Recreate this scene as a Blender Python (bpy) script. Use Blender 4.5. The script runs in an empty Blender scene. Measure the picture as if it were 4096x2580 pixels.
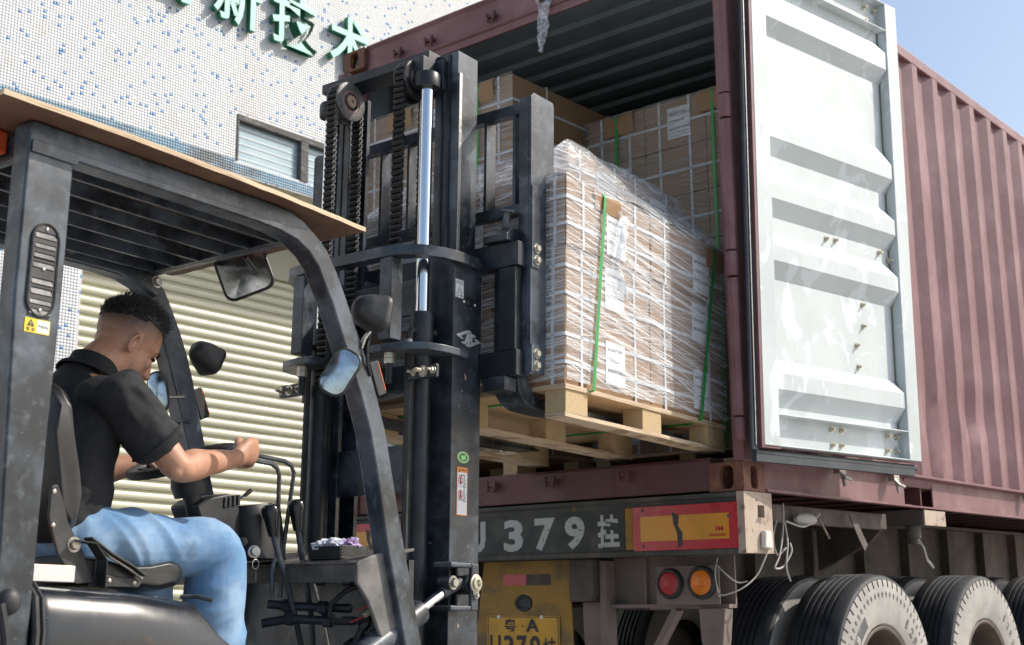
import bpy, bmesh, math, random
import numpy as np
from mathutils import Matrix, Vector, Euler, noise
rnd = random.Random(7)
R = math.radians
SC = bpy.context.scene
COL = SC.collection
ZC = 1.386                       # height of the container's underside above the ground

# ------------------------------------------------------------------ camera
cd = bpy.data.cameras.new("camera"); cam = bpy.data.objects.new("camera", cd); COL.objects.link(cam)
cd.sensor_width = 36.0; cd.lens = 45.19; cd.clip_start = 0.05; cd.clip_end = 600
_yaw, _pit, _rol = 0.7006, 0.2080, -0.0099
_f = Vector((-math.sin(_yaw)*math.cos(_pit), math.cos(_yaw)*math.cos(_pit), math.sin(_pit)))
_r = Vector((math.cos(_yaw), math.sin(_yaw), 0)); _u = _r.cross(_f)
_r2 = _r*math.cos(_rol)+_u*math.sin(_rol); _u2 = _u*math.cos(_rol)-_r*math.sin(_rol)
_m = Matrix((_r2, _u2, -_f)).transposed().to_4x4(); _m.translation = Vector((5.0947, -4.5953, -0.4013+ZC))
cam.matrix_world = _m
cd.dof.use_dof = True; cd.dof.focus_distance = 4.45; cd.dof.aperture_fstop = 5.6
SC.camera = cam

# ------------------------------------------------------------------ sky, sun, exposure
SUN_EL, SUN_AZ = 41.0, 39.0      # azimuth clockwise from +Y
w = bpy.data.worlds.new("World"); SC.world = w; w.use_nodes = True
nt = w.node_tree
sky = nt.nodes.new("ShaderNodeTexSky"); sky.sky_type = 'NISHITA'; sky.sun_disc = False
sky.sun_elevation = R(SUN_EL); sky.sun_rotation = R(SUN_AZ); sky.air_density = 1.1; sky.dust_density = 2.6
nt.links.new(sky.outputs[0], nt.nodes["Background"].inputs[0]); nt.nodes["Background"].inputs[1].default_value = 0.135
sd = bpy.data.lights.new("sun", 'SUN'); sun = bpy.data.objects.new("sun", sd); COL.objects.link(sun)
sd.energy = 3.5; sd.angle = R(0.55); sd.color = (1.0, 0.94, 0.85)
_s = Vector((math.sin(R(SUN_AZ))*math.cos(R(SUN_EL)), math.cos(R(SUN_AZ))*math.cos(R(SUN_EL)), math.sin(R(SUN_EL))))
sun.rotation_euler = _s.to_track_quat('Z', 'Y').to_euler(); sun.location = (8, 10, 14)
SC.view_settings.view_transform = 'Standard'; SC.view_settings.look = 'None'
SC.view_settings.gamma = 1.0; SC.view_settings.exposure = 0.42; SC.view_settings.use_curve_mapping = False
SC.render.engine = 'CYCLES'
SC.cycles.use_denoising = True; SC.cycles.max_bounces = 8; SC.cycles.transparent_max_bounces = 24

# ------------------------------------------------------------------ frames
def rotm(yaw, pitch, roll):
    return Matrix.Rotation(R(yaw), 4, 'Z') @ Matrix.Rotation(R(pitch), 4, 'X') @ Matrix.Rotation(R(roll), 4, 'Y')
T = Matrix.Translation
FC = T((0, 0, ZC))                                            # container and trailer
FF = FC @ T((1.72, -1.40, 0)) @ rotm(3.6, -1.6, 0)            # forklift
FB = FC @ T((-4.15694, -0.00368, 0.00469)) @ rotm(-1.7, -1.4, -2.1)   # building
F0 = Matrix.Identity(4)

# ------------------------------------------------------------------ materials
MATS = {}
def M(name, base, layers=(), rough=(.5, .5, 20), metal=0.0, bump=None, rand=False, coat=0.0, spec=.5, trans=None, sss=0.0, emis=None):
    """layers: (colour, scale or (sx,sy,sz), lo, hi, strength[, detail, distortion])"""
    if name in MATS: return MATS[name]
    m = bpy.data.materials.new(name); m.use_nodes = True; n = m.node_tree.nodes; l = m.node_tree.links
    b = n["Principled BSDF"]
    tc = n.new("ShaderNodeTexCoord"); vec = tc.outputs["Object"]
    if rand:
        oi = n.new("ShaderNodeObjectInfo"); sc = n.new("ShaderNodeVectorMath"); sc.operation = 'SCALE'; sc.inputs["Scale"].default_value = 37.0
        cx = n.new("ShaderNodeCombineXYZ"); [l.new(oi.outputs["Random"], cx.inputs[i]) for i in range(3)]
        l.new(cx.outputs[0], sc.inputs[0]); ad = n.new("ShaderNodeVectorMath"); l.new(vec, ad.inputs[0]); l.new(sc.outputs[0], ad.inputs[1]); vec = ad.outputs[0]
    def noisef(scale, detail=5, dist=0.0, off=0.0):
        mp = n.new("ShaderNodeMapping"); l.new(vec, mp.inputs[0]); mp.inputs["Location"].default_value = (off, off*1.7, off*.6)
        s = scale if isinstance(scale, (tuple, list)) else (scale,)*3
        mp.inputs["Scale"].default_value = s
        t = n.new("ShaderNodeTexNoise"); t.inputs["Scale"].default_value = 1.0; t.inputs["Detail"].default_value = detail
        t.inputs["Roughness"].default_value = .62; t.inputs["Distortion"].default_value = dist
        l.new(mp.outputs[0], t.inputs["Vector"]); return t.outputs["Fac"]
    col = None
    cr = n.new("ShaderNodeRGB"); cr.outputs[0].default_value = (*base, 1); col = cr.outputs[0]
    for i, L in enumerate(layers):
        c, s, lo, hi, st = L[:5]; de = L[5] if len(L) > 5 else 5; di = L[6] if len(L) > 6 else 0.0
        f = noisef(s, de, di, i*3.31+.5)
        mr = n.new("ShaderNodeMapRange"); mr.inputs[1].default_value = lo; mr.inputs[2].default_value = hi; mr.inputs[4].default_value = st
        mr.interpolation_type = 'SMOOTHSTEP'; l.new(f, mr.inputs[0])
        mx = n.new("ShaderNodeMix"); mx.data_type = 'RGBA'; l.new(mr.outputs[0], mx.inputs[0]); l.new(col, mx.inputs[6]); mx.inputs[7].default_value = (*c, 1)
        col = mx.outputs[2]
    l.new(col, b.inputs["Base Color"])
    if rough[0] != rough[1]:
        f = noisef(rough[2], 4, 0, 9.1); mr = n.new("ShaderNodeMapRange"); mr.inputs[1].default_value = .3; mr.inputs[2].default_value = .7
        mr.inputs[3].default_value = rough[0]; mr.inputs[4].default_value = rough[1]; l.new(f, mr.inputs[0]); l.new(mr.outputs[0], b.inputs["Roughness"])
    else: b.inputs["Roughness"].default_value = rough[0]
    b.inputs["Metallic"].default_value = metal; b.inputs["Specular IOR Level"].default_value = spec
    if coat: b.inputs["Coat Weight"].default_value = coat; b.inputs["Coat Roughness"].default_value = .15
    if sss: b.inputs["Subsurface Weight"].default_value = sss; b.inputs["Subsurface Radius"].default_value = (.012, .004, .002)
    if trans: b.inputs["Transmission Weight"].default_value = trans
    if emis: b.inputs["Emission Color"].default_value = (*emis[0], 1); b.inputs["Emission Strength"].default_value = emis[1]
    if bump:
        st, s, dist = bump; f = noisef(s, 6, 0, 5.7); bp = n.new("ShaderNodeBump"); bp.inputs["Strength"].default_value = st; bp.inputs["Distance"].default_value = dist
        l.new(f, bp.inputs["Height"]); l.new(bp.outputs[0], b.inputs["Normal"])
    m["_b"] = 1; MATS[name] = m; return m

def film_mat(name, cover=.55, scale=(3, 3, 90), tilt=10, base_alpha=.10, rough=.18, tint=(.86, .89, .92), hi=.62, lo=.50):
    """clear stretch film: streaks of whitened, folded film over mostly clear film"""
    m = bpy.data.materials.new(name); m.use_nodes = True; n = m.node_tree.nodes; l = m.node_tree.links
    b = n["Principled BSDF"]; out = n["Material Output"]
    b.inputs["Base Color"].default_value = (*tint, 1); b.inputs["Roughness"].default_value = rough; b.inputs["Specular IOR Level"].default_value = .9
    tc = n.new("ShaderNodeTexCoord"); acc = None; hs = None
    for k, (tl, s, lo_, hi_, off) in enumerate(((tilt, scale, lo, hi, 0), (-tilt*.8, (scale[0]*1.6, scale[1]*1.6, scale[2]*1.5), lo+.03, hi+.04, 3.3), (tilt*2.3, (scale[0]*.8, scale[1]*.8, scale[2]*.6), lo+.06, hi+.05, 7.7))):
        mp = n.new("ShaderNodeMapping"); mp.inputs["Rotation"].default_value = (R(tl), R(tl*.7), 0); mp.inputs["Scale"].default_value = s; mp.inputs["Location"].default_value = (off, off, off)
        mp.vector_type = 'TEXTURE' if False else 'POINT'
        # rotate first, then scale
        r0 = n.new("ShaderNodeMapping"); r0.inputs["Rotation"].default_value = (R(tl), R(tl*.7), 0); l.new(tc.outputs["Object"], r0.inputs[0])
        mp.inputs["Rotation"].default_value = (0, 0, 0); l.new(r0.outputs[0], mp.inputs[0])
        t = n.new("ShaderNodeTexNoise"); t.inputs["Scale"].default_value = 1; t.inputs["Detail"].default_value = 4; t.inputs["Roughness"].default_value = .6; t.inputs["Distortion"].default_value = .6
        l.new(mp.outputs[0], t.inputs["Vector"])
        mr = n.new("ShaderNodeMapRange"); mr.inputs[1].default_value = lo_; mr.inputs[2].default_value = hi_; l.new(t.outputs["Fac"], mr.inputs[0])
        if acc is None: acc = mr.outputs[0]; hs = t.outputs["Fac"]
        else:
            mm = n.new("ShaderNodeMath"); mm.operation = 'MAXIMUM'; l.new(acc, mm.inputs[0]); l.new(mr.outputs[0], mm.inputs[1]); acc = mm.outputs[0]
            aa = n.new("ShaderNodeMath"); l.new(hs, aa.inputs[0]); l.new(t.outputs["Fac"], aa.inputs[1]); hs = aa.outputs[0]
    ml = n.new("ShaderNodeMath"); ml.operation = 'MULTIPLY_ADD'; l.new(acc, ml.inputs[0]); ml.inputs[1].default_value = cover; ml.inputs[2].default_value = base_alpha
    bp = n.new("ShaderNodeBump"); bp.inputs["Strength"].default_value = .8; bp.inputs["Distance"].default_value = .006; l.new(hs, bp.inputs["Height"]); l.new(bp.outputs[0], b.inputs["Normal"])
    tr = n.new("ShaderNodeBsdfTransparent"); tr.inputs[0].default_value = (.97, .98, .99, 1); mx = n.new("ShaderNodeMixShader")
    l.new(ml.outputs[0], mx.inputs[0]); l.new(tr.outputs[0], mx.inputs[1]); l.new(b.outputs[0], mx.inputs[2]); l.new(mx.outputs[0], out.inputs["Surface"])
    return m

BLACK = M("black_machine_paint", (.012, .016, .022), [((.085, .108, .135), 5, .40, .68, .9), ((.15, .175, .20), 24, .52, .75, .5), ((.30, .31, .32), (9, 55, 55), .70, .76, .5, 3), ((.35, .36, .37), 90, .74, .8, .4)], rough=(.22, .48, 9), bump=(.12, 60, .002), spec=.6)
BLACK2 = M("black_mast_steel", (.010, .014, .019), [((.06, .075, .092), 4, .42, .72, .8), ((.22, .23, .24), (70, 70, 7), .70, .78, .35, 3), ((.30, .24, .19), 26, .72, .78, .55)], rough=(.3, .6, 14), bump=(.15, 45, .002))
MASTSIDE = M("scratched_mast_paint", (.014, .019, .026), [((.075, .092, .115), 7, .42, .72, .85), ((.30, .31, .32), (1, 70, 24), .66, .74, .5, 4, 1.5), ((.30, .31, .32), (1, 25, 80), .68, .75, .4, 4, 1.5), ((.44, .33, .26), (8, 30, 14), .66, .70, .85, 6)], rough=(.3, .55, 12), bump=(.1, 60, .002))
GREASE = M("greasy_black_chain", (.014, .015, .016), [((.09, .09, .09), 120, .5, .75, .5)], rough=(.22, .5, 80), spec=.6)
GREYCHAIN = M("dusty_chain_plate", (.10, .10, .10), [((.02, .02, .022), 60, .5, .7, .8)], rough=(.35, .6, 80))
STEEL = M("bare_steel", (.42, .41, .39), [((.20, .19, .17), 60, .45, .7, .6)], rough=(.25, .5, 60), metal=.9)
CHROME = M("chromed_rod", (.72, .74, .76), rough=(.10, .16, (30)), metal=1.0)
ZINC = M("zinc_bolt", (.52, .49, .40), [((.30, .24, .14), 50, .5, .7, .6)], rough=(.3, .5, 50), metal=.7)
PLASTIC = M("dusty_black_plastic", (.022, .023, .025), [((.075, .075, .072), 9, .4, .75, .6)], rough=(.42, .6, 20), bump=(.15, 220, .001))
RUBBER = M("black_rubber", (.018, .019, .021), [((.05, .055, .06), 12, .45, .75, .6)], rough=(.5, .7, 20))
VINYL = M("black_seat_vinyl", (.014, .014, .015), [((.05, .05, .05), 7, .45, .75, .5)], rough=(.3, .5, 12), bump=(.25, 160, .001))
REDC = M("faded_red_container_paint", (.175, .080, .088), [((.275, .155, .165), 3, .4, .7, .75), ((.11, .045, .05), (9, 9, 1.2), .52, .75, .55), ((.26, .085, .035), 24, .68, .75, .6), ((.06, .035, .03), 38, .71, .77, .7)], rough=(.45, .65, 9), bump=(.12, 30, .003))
REDD = M("dirty_red_container_paint", (.12, .045, .047), [((.075, .045, .045), 4, .4, .7, .8), ((.05, .035, .033), (12, 12, 1.5), .5, .75, .6), ((.24, .08, .03), 22, .66, .73, .7)], rough=(.5, .7, 9), bump=(.15, 30, .003))
RUSTC = M("rusty_corner_casting", (.14, .055, .04), [((.27, .12, .055), 14, .42, .68, .75), ((.09, .04, .035), 30, .5, .7, .7), ((.40, .30, .035), (22, 22, 9), .66, .72, .7), ((.30, .24, .2), 60, .7, .78, .5)], rough=(.6, .8, 20), bump=(.35, 70, .003))
LINER = M("grey_container_inside", (.24, .30, .33), [((.15, .195, .22), 3, .4, .7, .6), ((.20, .17, .14), 30, .68, .75, .5)], rough=(.45, .65, 10))
DOORW = M("pale_grey_door_paint", (.56, .61, .615), [((.46, .51, .515), 2.2, .4, .65, .7), ((.68, .73, .76), (5, 5, 3), .56, .60, .75, 7, 1.0), ((.42, .42, .39), (16, 16, 5), .64, .74, .4), ((.35, .20, .10), 28, .745, .78, .8), ((.38, .40, .40), (60, 60, 8), .72, .78, .4)], rough=(.38, .6, 6), bump=(.06, 40, .002))
GASKET = M("dark_blue_grey_gasket", (.028, .040, .050), [((.07, .085, .095), 9, .45, .75, .6), ((.20, .11, .06), 40, .72, .78, .5)], rough=(.35, .6, 12))
SEALER = M("olive_sealant", (.16, .15, .085), rough=(.5, .5, 5))
CARD = M("brown_cardboard", (.37, .235, .135), [((.30, .185, .105), 5, .4, .7, .6), ((.43, .29, .175), (4, 4, 160), .5, .65, .35)], rough=(.75, .85, 20), rand=True, spec=.2)
CARDD = M("worn_cardboard_pad", (.33, .205, .115), [((.24, .145, .08), 9, .45, .7, .7)], rough=(.75, .85, 20), rand=True, spec=.2)
STRAPW = M("white_packing_strap", (.70, .72, .76), rough=(.4, .5, 20))
STRAPG = M("green_packing_strap", (.02, .30, .055), [((.01, .20, .04), 40, .45, .6, .5)], rough=(.3, .4, 60))
PAPERW = M("white_paper_label", (.80, .81, .82), rough=(.6, .7, 20))
INK = M("black_ink", (.03, .03, .035), rough=(.6, .6, 5))
PLYW = M("raw_plywood", (.50, .35, .20), [((.38, .25, .13), (3, 30, 30), .45, .7, .6), ((.62, .48, .30), 40, .6, .75, .5)], rough=(.7, .85, 20), rand=True, spec=.2)
PLYE = M("plywood_edge", (.60, .48, .34), [((.30, .20, .12), (6, 6, 420), .5, .6, .8, 2), ((.35, .26, .17), 18, .6, .75, .5)], rough=(.8, .9, 20), spec=.2)
CHIP = M("pressed_chip_block", (.50, .375, .22), [((.36, .25, .13), 130, .5, .7, .8), ((.66, .53, .34), 170, .56, .72, .7)], rough=(.8, .9, 20), rand=True, bump=(.3, 220, .002), spec=.2)
GLASSM = M("mirror_glass", (.70, .72, .72), [((.30, .32, .30), 14, .42, .68, .75), ((.2, .21, .2), 40, .55, .72, .5)], rough=(.03, .3, 12), metal=1.0)
CONCRETE = M("concrete_yard", (.40, .385, .36), [((.30, .29, .275), .6, .4, .7, .7), ((.22, .21, .2), 5, .6, .75, .5)], rough=(.8, .9, 5), bump=(.2, 40, .004))

# ------------------------------------------------------------------ mesh builder
class MB:
    def __init__(self): self.v = []; self.f = []
    def add(self, vs, fs):
        o = len(self.v); self.v += [tuple(p) for p in vs]; self.f += [tuple(i+o for i in f) for f in fs]; return self
    def box(self, lo, hi, mat=None):
        x0, y0, z0 = lo; x1, y1, z1 = hi
        vs = [(x0,y0,z0),(x1,y0,z0),(x1,y1,z0),(x0,y1,z0),(x0,y0,z1),(x1,y0,z1),(x1,y1,z1),(x0,y1,z1)]
        if mat is not None: vs = [mat @ Vector(p) for p in vs]
        return self.add(vs, [(0,3,2,1),(4,5,6,7),(0,1,5,4),(1,2,6,5),(2,3,7,6),(3,0,4,7)])
    def cbox(self, c, s, mat=None):
        m = T(c) @ mat if mat is not None else T(c)
        return self.box([-k/2 for k in s], [k/2 for k in s], m)
    def prism(self, poly, axis, a, b):
        """poly of 2-D points extruded along axis from a to b (x: (y,z), y: (x,z), z: (x,y))"""
        n = len(poly)
        def p3(p, t): return (t, p[0], p[1]) if axis == 'x' else (p[0], t, p[1]) if axis == 'y' else (p[0], p[1], t)
        vs = [p3(p, a) for p in poly]+[p3(p, b) for p in poly]
        fs = [tuple(range(n)), tuple(range(2*n-1, n-1, -1))]+[(i, i+n, (i+1) % n+n, (i+1) % n) for i in range(n)]
        return self.add(vs, fs)
    def tube(self, pts, r, n=8, cap=True, flat=None, up=None):
        """round (or flat=(w,t)) bar swept along pts"""
        P = [Vector(p) for p in pts]; k = len(P); rs = r if isinstance(r, (list, tuple)) else [r]*k
        d0 = (P[1]-P[0]).normalized(); u = Vector(up) if up else (Vector((0, 0, 1)) if abs(d0.z) < .9 else Vector((1, 0, 0)))
        a = d0.cross(u).normalized(); vs = []
        for i in range(k):
            t = (P[min(i+1, k-1)]-P[max(i-1, 0)]).normalized()
            a = (a-t*a.dot(t)).normalized(); b = t.cross(a)
            for j in range(n):
                th = 2*math.pi*(j+.5)/n
                if flat: ca, sa = [(1,1),(-1,1),(-1,-1),(1,-1)][j]; vs.append(P[i]+a*ca*flat[0]/2+b*sa*flat[1]/2)
                else: vs.append(P[i]+(a*math.cos(th)+b*math.sin(th))*rs[i])
        fs = [(i*n+j, i*n+(j+1) % n, (i+1)*n+(j+1) % n, (i+1)*n+j) for i in range(k-1) for j in range(n)]
        if cap: fs += [tuple(range(n-1, -1, -1)), tuple((k-1)*n+j for j in range(n))]
        return self.add(vs, fs)
    def cyl(self, p0, p1, r, n=16, r1=None):
        return self.tube([p0, p1], [r, r if r1 is None else r1], n)
    def lathe(self, prof, o, axis, n=24):
        """prof of (radius, height along axis)"""
        o = Vector(o); ax = Vector(axis).normalized(); a = ax.orthogonal().normalized(); b = ax.cross(a); k = len(prof); vs = []
        for r, h in prof:
            for j in range(n):
                th = 2*math.pi*j/n; vs.append(o+ax*h+(a*math.cos(th)+b*math.sin(th))*r)
        fs = [(i*n+j, i*n+(j+1) % n, (i+1)*n+(j+1) % n, (i+1)*n+j) for i in range(k-1) for j in range(n)]
        fs += [tuple(range(n-1, -1, -1)), tuple((k-1)*n+j for j in range(n))]
        return self.add(vs, fs)
    def grid(self, fn, nu, nv):
        vs = [fn(i/nu, j/nv) for j in range(nv+1) for i in range(nu+1)]
        return self.add(vs, [(j*(nu+1)+i, j*(nu+1)+i+1, (j+1)*(nu+1)+i+1, (j+1)*(nu+1)+i) for j in range(nv) for i in range(nu)])
    def sphere(self, c, r, n=12, m=8):
        c = Vector(c); rx, ry, rz = r if isinstance(r, (tuple, list)) else (r, r, r)
        vs = [c+Vector((0, 0, rz))]
        for i in range(1, m):
            ph = math.pi*i/m
            for j in range(n): th = 2*math.pi*j/n; vs.append(c+Vector((rx*math.sin(ph)*math.cos(th), ry*math.sin(ph)*math.sin(th), rz*math.cos(ph))))
        vs.append(c-Vector((0, 0, rz))); L = len(vs)-1
        fs = [(0, 1+j, 1+(j+1) % n) for j in range(n)]+[(L, L-n+(j+1) % n, L-n+j) for j in range(n)]
        fs += [(1+i*n+j, 1+(i+1)*n+j, 1+(i+1)*n+(j+1) % n, 1+i*n+(j+1) % n) for i in range(m-2) for j in range(n)]
        return self.add(vs, fs)
    def hexbolt(self, p, axis, r=.011, h=.009, stud=.0):
        p = Vector(p); ax = Vector(axis).normalized()
        self.lathe([(r, 0), (r, h*.85), (r*.9, h)], p, ax, 6)
        self.lathe([(r*1.45, -.0005), (r*1.45, .0022)], p, ax, 14)
        if stud: self.cyl(p+ax*h*.9, p+ax*(h+stud), r*.55, 10)
        return self
    def mesh(self, name, smooth=35, recalc=True):
        me = bpy.data.meshes.new(name); me.from_pydata(self.v, [], self.f); me.update()
        if recalc:
            bm = bmesh.new(); bm.from_mesh(me); bmesh.ops.recalc_face_normals(bm, faces=bm.faces); bm.to_mesh(me); bm.free()
        if smooth:
            me.polygons.foreach_set("use_smooth", [True]*len(me.polygons)); me.set_sharp_from_angle(angle=R(smooth))
        return me

BASES = {}
def _link(name, data, mat):
    o = bpy.data.objects.new(name, data); COL.objects.link(o)
    if mat is not None and data is not None and hasattr(data, "materials"):
        ms = mat if isinstance(mat, (list, tuple)) else [mat]
        if len(data.materials) == 0:
            for x in ms: data.materials.append(x)
    return o
def props(o, label=None, cat=None, group=None, kind=None):
    if label: o["label"] = label
    if cat: o["category"] = cat
    if group: o["group"] = group
    if kind: o["kind"] = kind
    return o
def thing(name, label, cat, frame=FC, base=(0, 0, 0), group=None, kind=None):
    o = bpy.data.objects.new(name, None); COL.objects.link(o); o.empty_display_size = .2
    o.matrix_world = frame @ T(base); BASES[o.name] = Vector(base); return props(o, label, cat, group, kind)
def part(name, mb, mat, root, smooth=35, bevel=0, seg=2, kind=None, label=None, recalc=True):
    """mesh in the frame's coordinates, child of a thing (or of a part)"""
    me = mb.mesh(name, smooth, recalc) if isinstance(mb, MB) else mb
    o = _link(name, me, mat); o.parent = root
    if root.name in BASES and root.type == 'EMPTY': o.location = -BASES[root.name]
    if bevel:
        b = o.modifiers.new("bevel", 'BEVEL'); b.width = bevel; b.segments = seg; b.limit_method = 'ANGLE'; b.angle_limit = R(40); b.harden_normals = True
    if kind: o["kind"] = kind
    if label: o["label"] = label
    return o
def put(name, me, mat, root, loc=(0, 0, 0), rot=None, label=None):
    """a shared mesh placed at loc (frame coordinates) under a thing or part"""
    o = _link(name, me, mat); o.parent = root
    m = T(Vector(loc)-(BASES[root.name] if root.type == 'EMPTY' else Vector((0, 0, 0))))
    o.matrix_local = m @ rot if rot is not None else m
    if label: o["label"] = label
    return o
def single(name, mb, mat, label, cat, frame=FC, group=None, kind=None, smooth=35, bevel=0, recalc=True):
    me = mb.mesh(name, smooth, recalc) if isinstance(mb, MB) else mb
    o = _link(name, me, mat); o.matrix_world = frame
    if bevel:
        b = o.modifiers.new("bevel", 'BEVEL'); b.width = bevel; b.segments = 2; b.limit_method = 'ANGLE'; b.angle_limit = R(40)
    return props(o, label, cat, group, kind)
_TX = {}
def text_mesh(s, size=1.0, bold=0.0, ext=0.0, res=3):
    """flat or solid lettering, lower-left at the origin, in the XY plane"""
    k = (s, size, bold, ext)
    if k in _TX: return _TX[k]
    c = bpy.data.curves.new("lettering", 'FONT'); c.body = s; c.size = size; c.offset = bold; c.extrude = ext; c.resolution_u = res
    o = bpy.data.objects.new("lettering", c); COL.objects.link(o); bpy.context.view_layer.update()
    dg = bpy.context.evaluated_depsgraph_get(); me = bpy.data.meshes.new_from_object(o.evaluated_get(dg))
    bpy.data.objects.remove(o); bpy.data.curves.remove(c); me.name = "lettering"; _TX[k] = me; return me
def text_fit(s, x0, z0, x1, z1, bold=0.0, ext=0.0):
    """lettering mesh scaled to the box x0..x1, z0..z1 of its own XY plane (a fresh mesh)"""
    me = text_mesh(s, 1.0, bold, ext).copy(); co = np.empty(len(me.vertices)*3, 'f'); me.vertices.foreach_get("co", co); co = co.reshape(-1, 3)
    lo = co.min(0); hi = co.max(0)
    co[:, 0] = x0+(co[:, 0]-lo[0])/(hi[0]-lo[0])*(x1-x0); co[:, 1] = z0+(co[:, 1]-lo[1])/(hi[1]-lo[1])*(z1-z0)
    me.vertices.foreach_set("co", co.ravel()); me.update(); return me
# orientation of flat print: local X,Y of the lettering -> world directions
ON_YNEG = Matrix(((1,0,0,0),(0,0,-1,0),(0,1,0,0),(0,0,0,1)))      # faces -Y, reads along +X
ON_XPOS = Matrix(((0,0,1,0),(1,0,0,0),(0,1,0,0),(0,0,0,1)))       # faces +X, reads along +Y
# ================================================================== ground and building
g = MB().grid(lambda u, v: (-60+140*u, -60+140*v, 0), 8, 8)
single("ground", g, CONCRETE, None, None, F0, kind="structure", smooth=0)

PT = .027
def tile_mat(name, base, alt, grout, geo=False, dirt=(.52, .48, .38)):
    m = bpy.data.materials.new(name); m.use_nodes = True; n = m.node_tree.nodes; l = m.node_tree.links; b = n["Principled BSDF"]
    tc = n.new("ShaderNodeTexCoord"); wn = n.new("ShaderNodeTexWhiteNoise"); wn.noise_dimensions = '3D'
    sn = n.new("ShaderNodeVectorMath"); sn.operation = 'SNAP'; sn.inputs[1].default_value = (10, PT, PT); l.new(tc.outputs["Object"], sn.inputs[0]); l.new(sn.outputs[0], wn.inputs[0])
    mx = n.new("ShaderNodeMix"); mx.data_type = 'RGBA'; l.new(wn.outputs[0], mx.inputs[0]); mx.inputs[6].default_value = (*base, 1); mx.inputs[7].default_value = (*alt, 1)
    col = mx.outputs[2]
    for sc, lo, hi, c, st in (((1, .9, .5), .50, .72, dirt, .45), ((2, 26, 1.2), .60, .78, (.40, .39, .36), .35), ((3, 2.2, 2.2), .62, .74, (.55, .44, .28), .35)):
        mp = n.new("ShaderNodeMapping"); mp.inputs["Scale"].default_value = sc; l.new(tc.outputs["Object"], mp.inputs[0])
        t = n.new("ShaderNodeTexNoise"); t.inputs["Scale"].default_value = 1; t.inputs["Detail"].default_value = 5; l.new(mp.outputs[0], t.inputs["Vector"])
        mr = n.new("ShaderNodeMapRange"); mr.inputs[1].default_value = lo; mr.inputs[2].default_value = hi; mr.inputs[4].default_value = st; l.new(t.outputs["Fac"], mr.inputs[0])
        q = n.new("ShaderNodeMix"); q.data_type = 'RGBA'; l.new(mr.outputs[0], q.inputs[0]); l.new(col, q.inputs[6]); q.inputs[7].default_value = (*c, 1); col = q.outputs[2]
    if not geo:
        sx = n.new("ShaderNodeSeparateXYZ"); l.new(tc.outputs["Object"], sx.inputs[0]); ms = []
        for ax in (1, 2):
            d = n.new("ShaderNodeMath"); d.operation = 'DIVIDE'; l.new(sx.outputs[ax], d.inputs[0]); d.inputs[1].default_value = PT
            f = n.new("ShaderNodeMath"); f.operation = 'FRACT'; l.new(d.outputs[0], f.inputs[0]); c = n.new("ShaderNodeMath"); c.operation = 'GREATER_THAN'; l.new(f.outputs[0], c.inputs[0]); c.inputs[1].default_value = .10; ms.append(c.outputs[0])
        p = n.new("ShaderNodeMath"); p.operation = 'MULTIPLY'; l.new(ms[0], p.inputs[0]); l.new(ms[1], p.inputs[1])
        bl = n.new("ShaderNodeMath"); bl.operation = 'GREATER_THAN'; l.new(wn.outputs[0], bl.inputs[0]); bl.inputs[1].default_value = .968
        q = n.new("ShaderNodeMix"); q.data_type = 'RGBA'; l.new(bl.outputs[0], q.inputs[0]); l.new(col, q.inputs[6]); q.inputs[7].default_value = (.03, .18, .48, 1); col = q.outputs[2]
        q = n.new("ShaderNodeMix"); q.data_type = 'RGBA'; l.new(p.outputs[0], q.inputs[0]); q.inputs[6].default_value = (*grout, 1); l.new(col, q.inputs[7]); col = q.outputs[2]
    l.new(col, b.inputs["Base Color"]); b.inputs["Roughness"].default_value = .35; return m
WALLT = tile_mat("mosaic_wall_beyond", (.58, .60, .605), (.66, .675, .685), (.47, .48, .47))
TILEW = tile_mat("white_mosaic", (.58, .60, .605), (.66, .675, .685), (.5, .5, .5), True)
TILEB = M("blue_mosaic", (.014, .155, .42), [((.025, .25, .50), 30, .4, .7, .7)], rough=(.2, .3, 30), rand=True)
TILEBAND = M("blue_grey_band_mosaic", (.085, .22, .33), [((.20, .30, .37), 34, .42, .62, .8, 1), ((.06, .068, .07), 2.6, .46, .64, .9), ((.42, .44, .45), 6, .62, .75, .5)], rough=(.3, .5, 30))
GROUT = M("wall_grout", (.50, .50, .48), [((.36, .35, .32), 3, .5, .75, .6)], rough=(.9, .9, 5))
PLASTER = M("stained_beige_plaster", (.46, .44, .35), [((.20, .19, .15), (1, 3, 1.3), .5, .72, .8), ((.10, .10, .09), (3, 5, 2), .62, .74, .7)], rough=(.85, .9, 5), bump=(.2, 30, .004))
SHUT = M("cream_shutter_slat", (.64, .63, .485), [((.52, .515, .40), (2, .8, 12), .45, .72, .6), ((.42, .40, .32), (4, 3, 40), .62, .76, .5)], rough=(.38, .5, 9), rand=True)
OLDWOOD = M("weathered_window_frame", (.10, .095, .09), [((.30, .28, .25), (30, 5, 30), .52, .7, .8), ((.03, .03, .03), 9, .55, .7, .7)], rough=(.8, .9, 20), bump=(.4, 60, .004))
PANE = M("sky_tinted_window_pane", (.34, .46, .50), [((.50, .60, .62), (1, 2, 5), .45, .7, .7), ((.25, .33, .34), (3, 18, 3), .6, .75, .6)], rough=(.06, .15, 6), spec=.8)  # pale blue of the reflected sky is painted into the pane colour
LOUV = M("pale_blind_slat", (.48, .56, .57), rough=(.5, .5, 5))
GREENL = M("mint_green_letter_face", (.24, .56, .46), [((.34, .64, .55), 2.5, .4, .7, .7)], rough=(.3, .4, 5))
GREENSHADE = M("shaded_green_letter_side", (.012, .16, .09), rough=(.4, .5, 5))  # unlit sides of the letters: their shade is painted as a darker green

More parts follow.
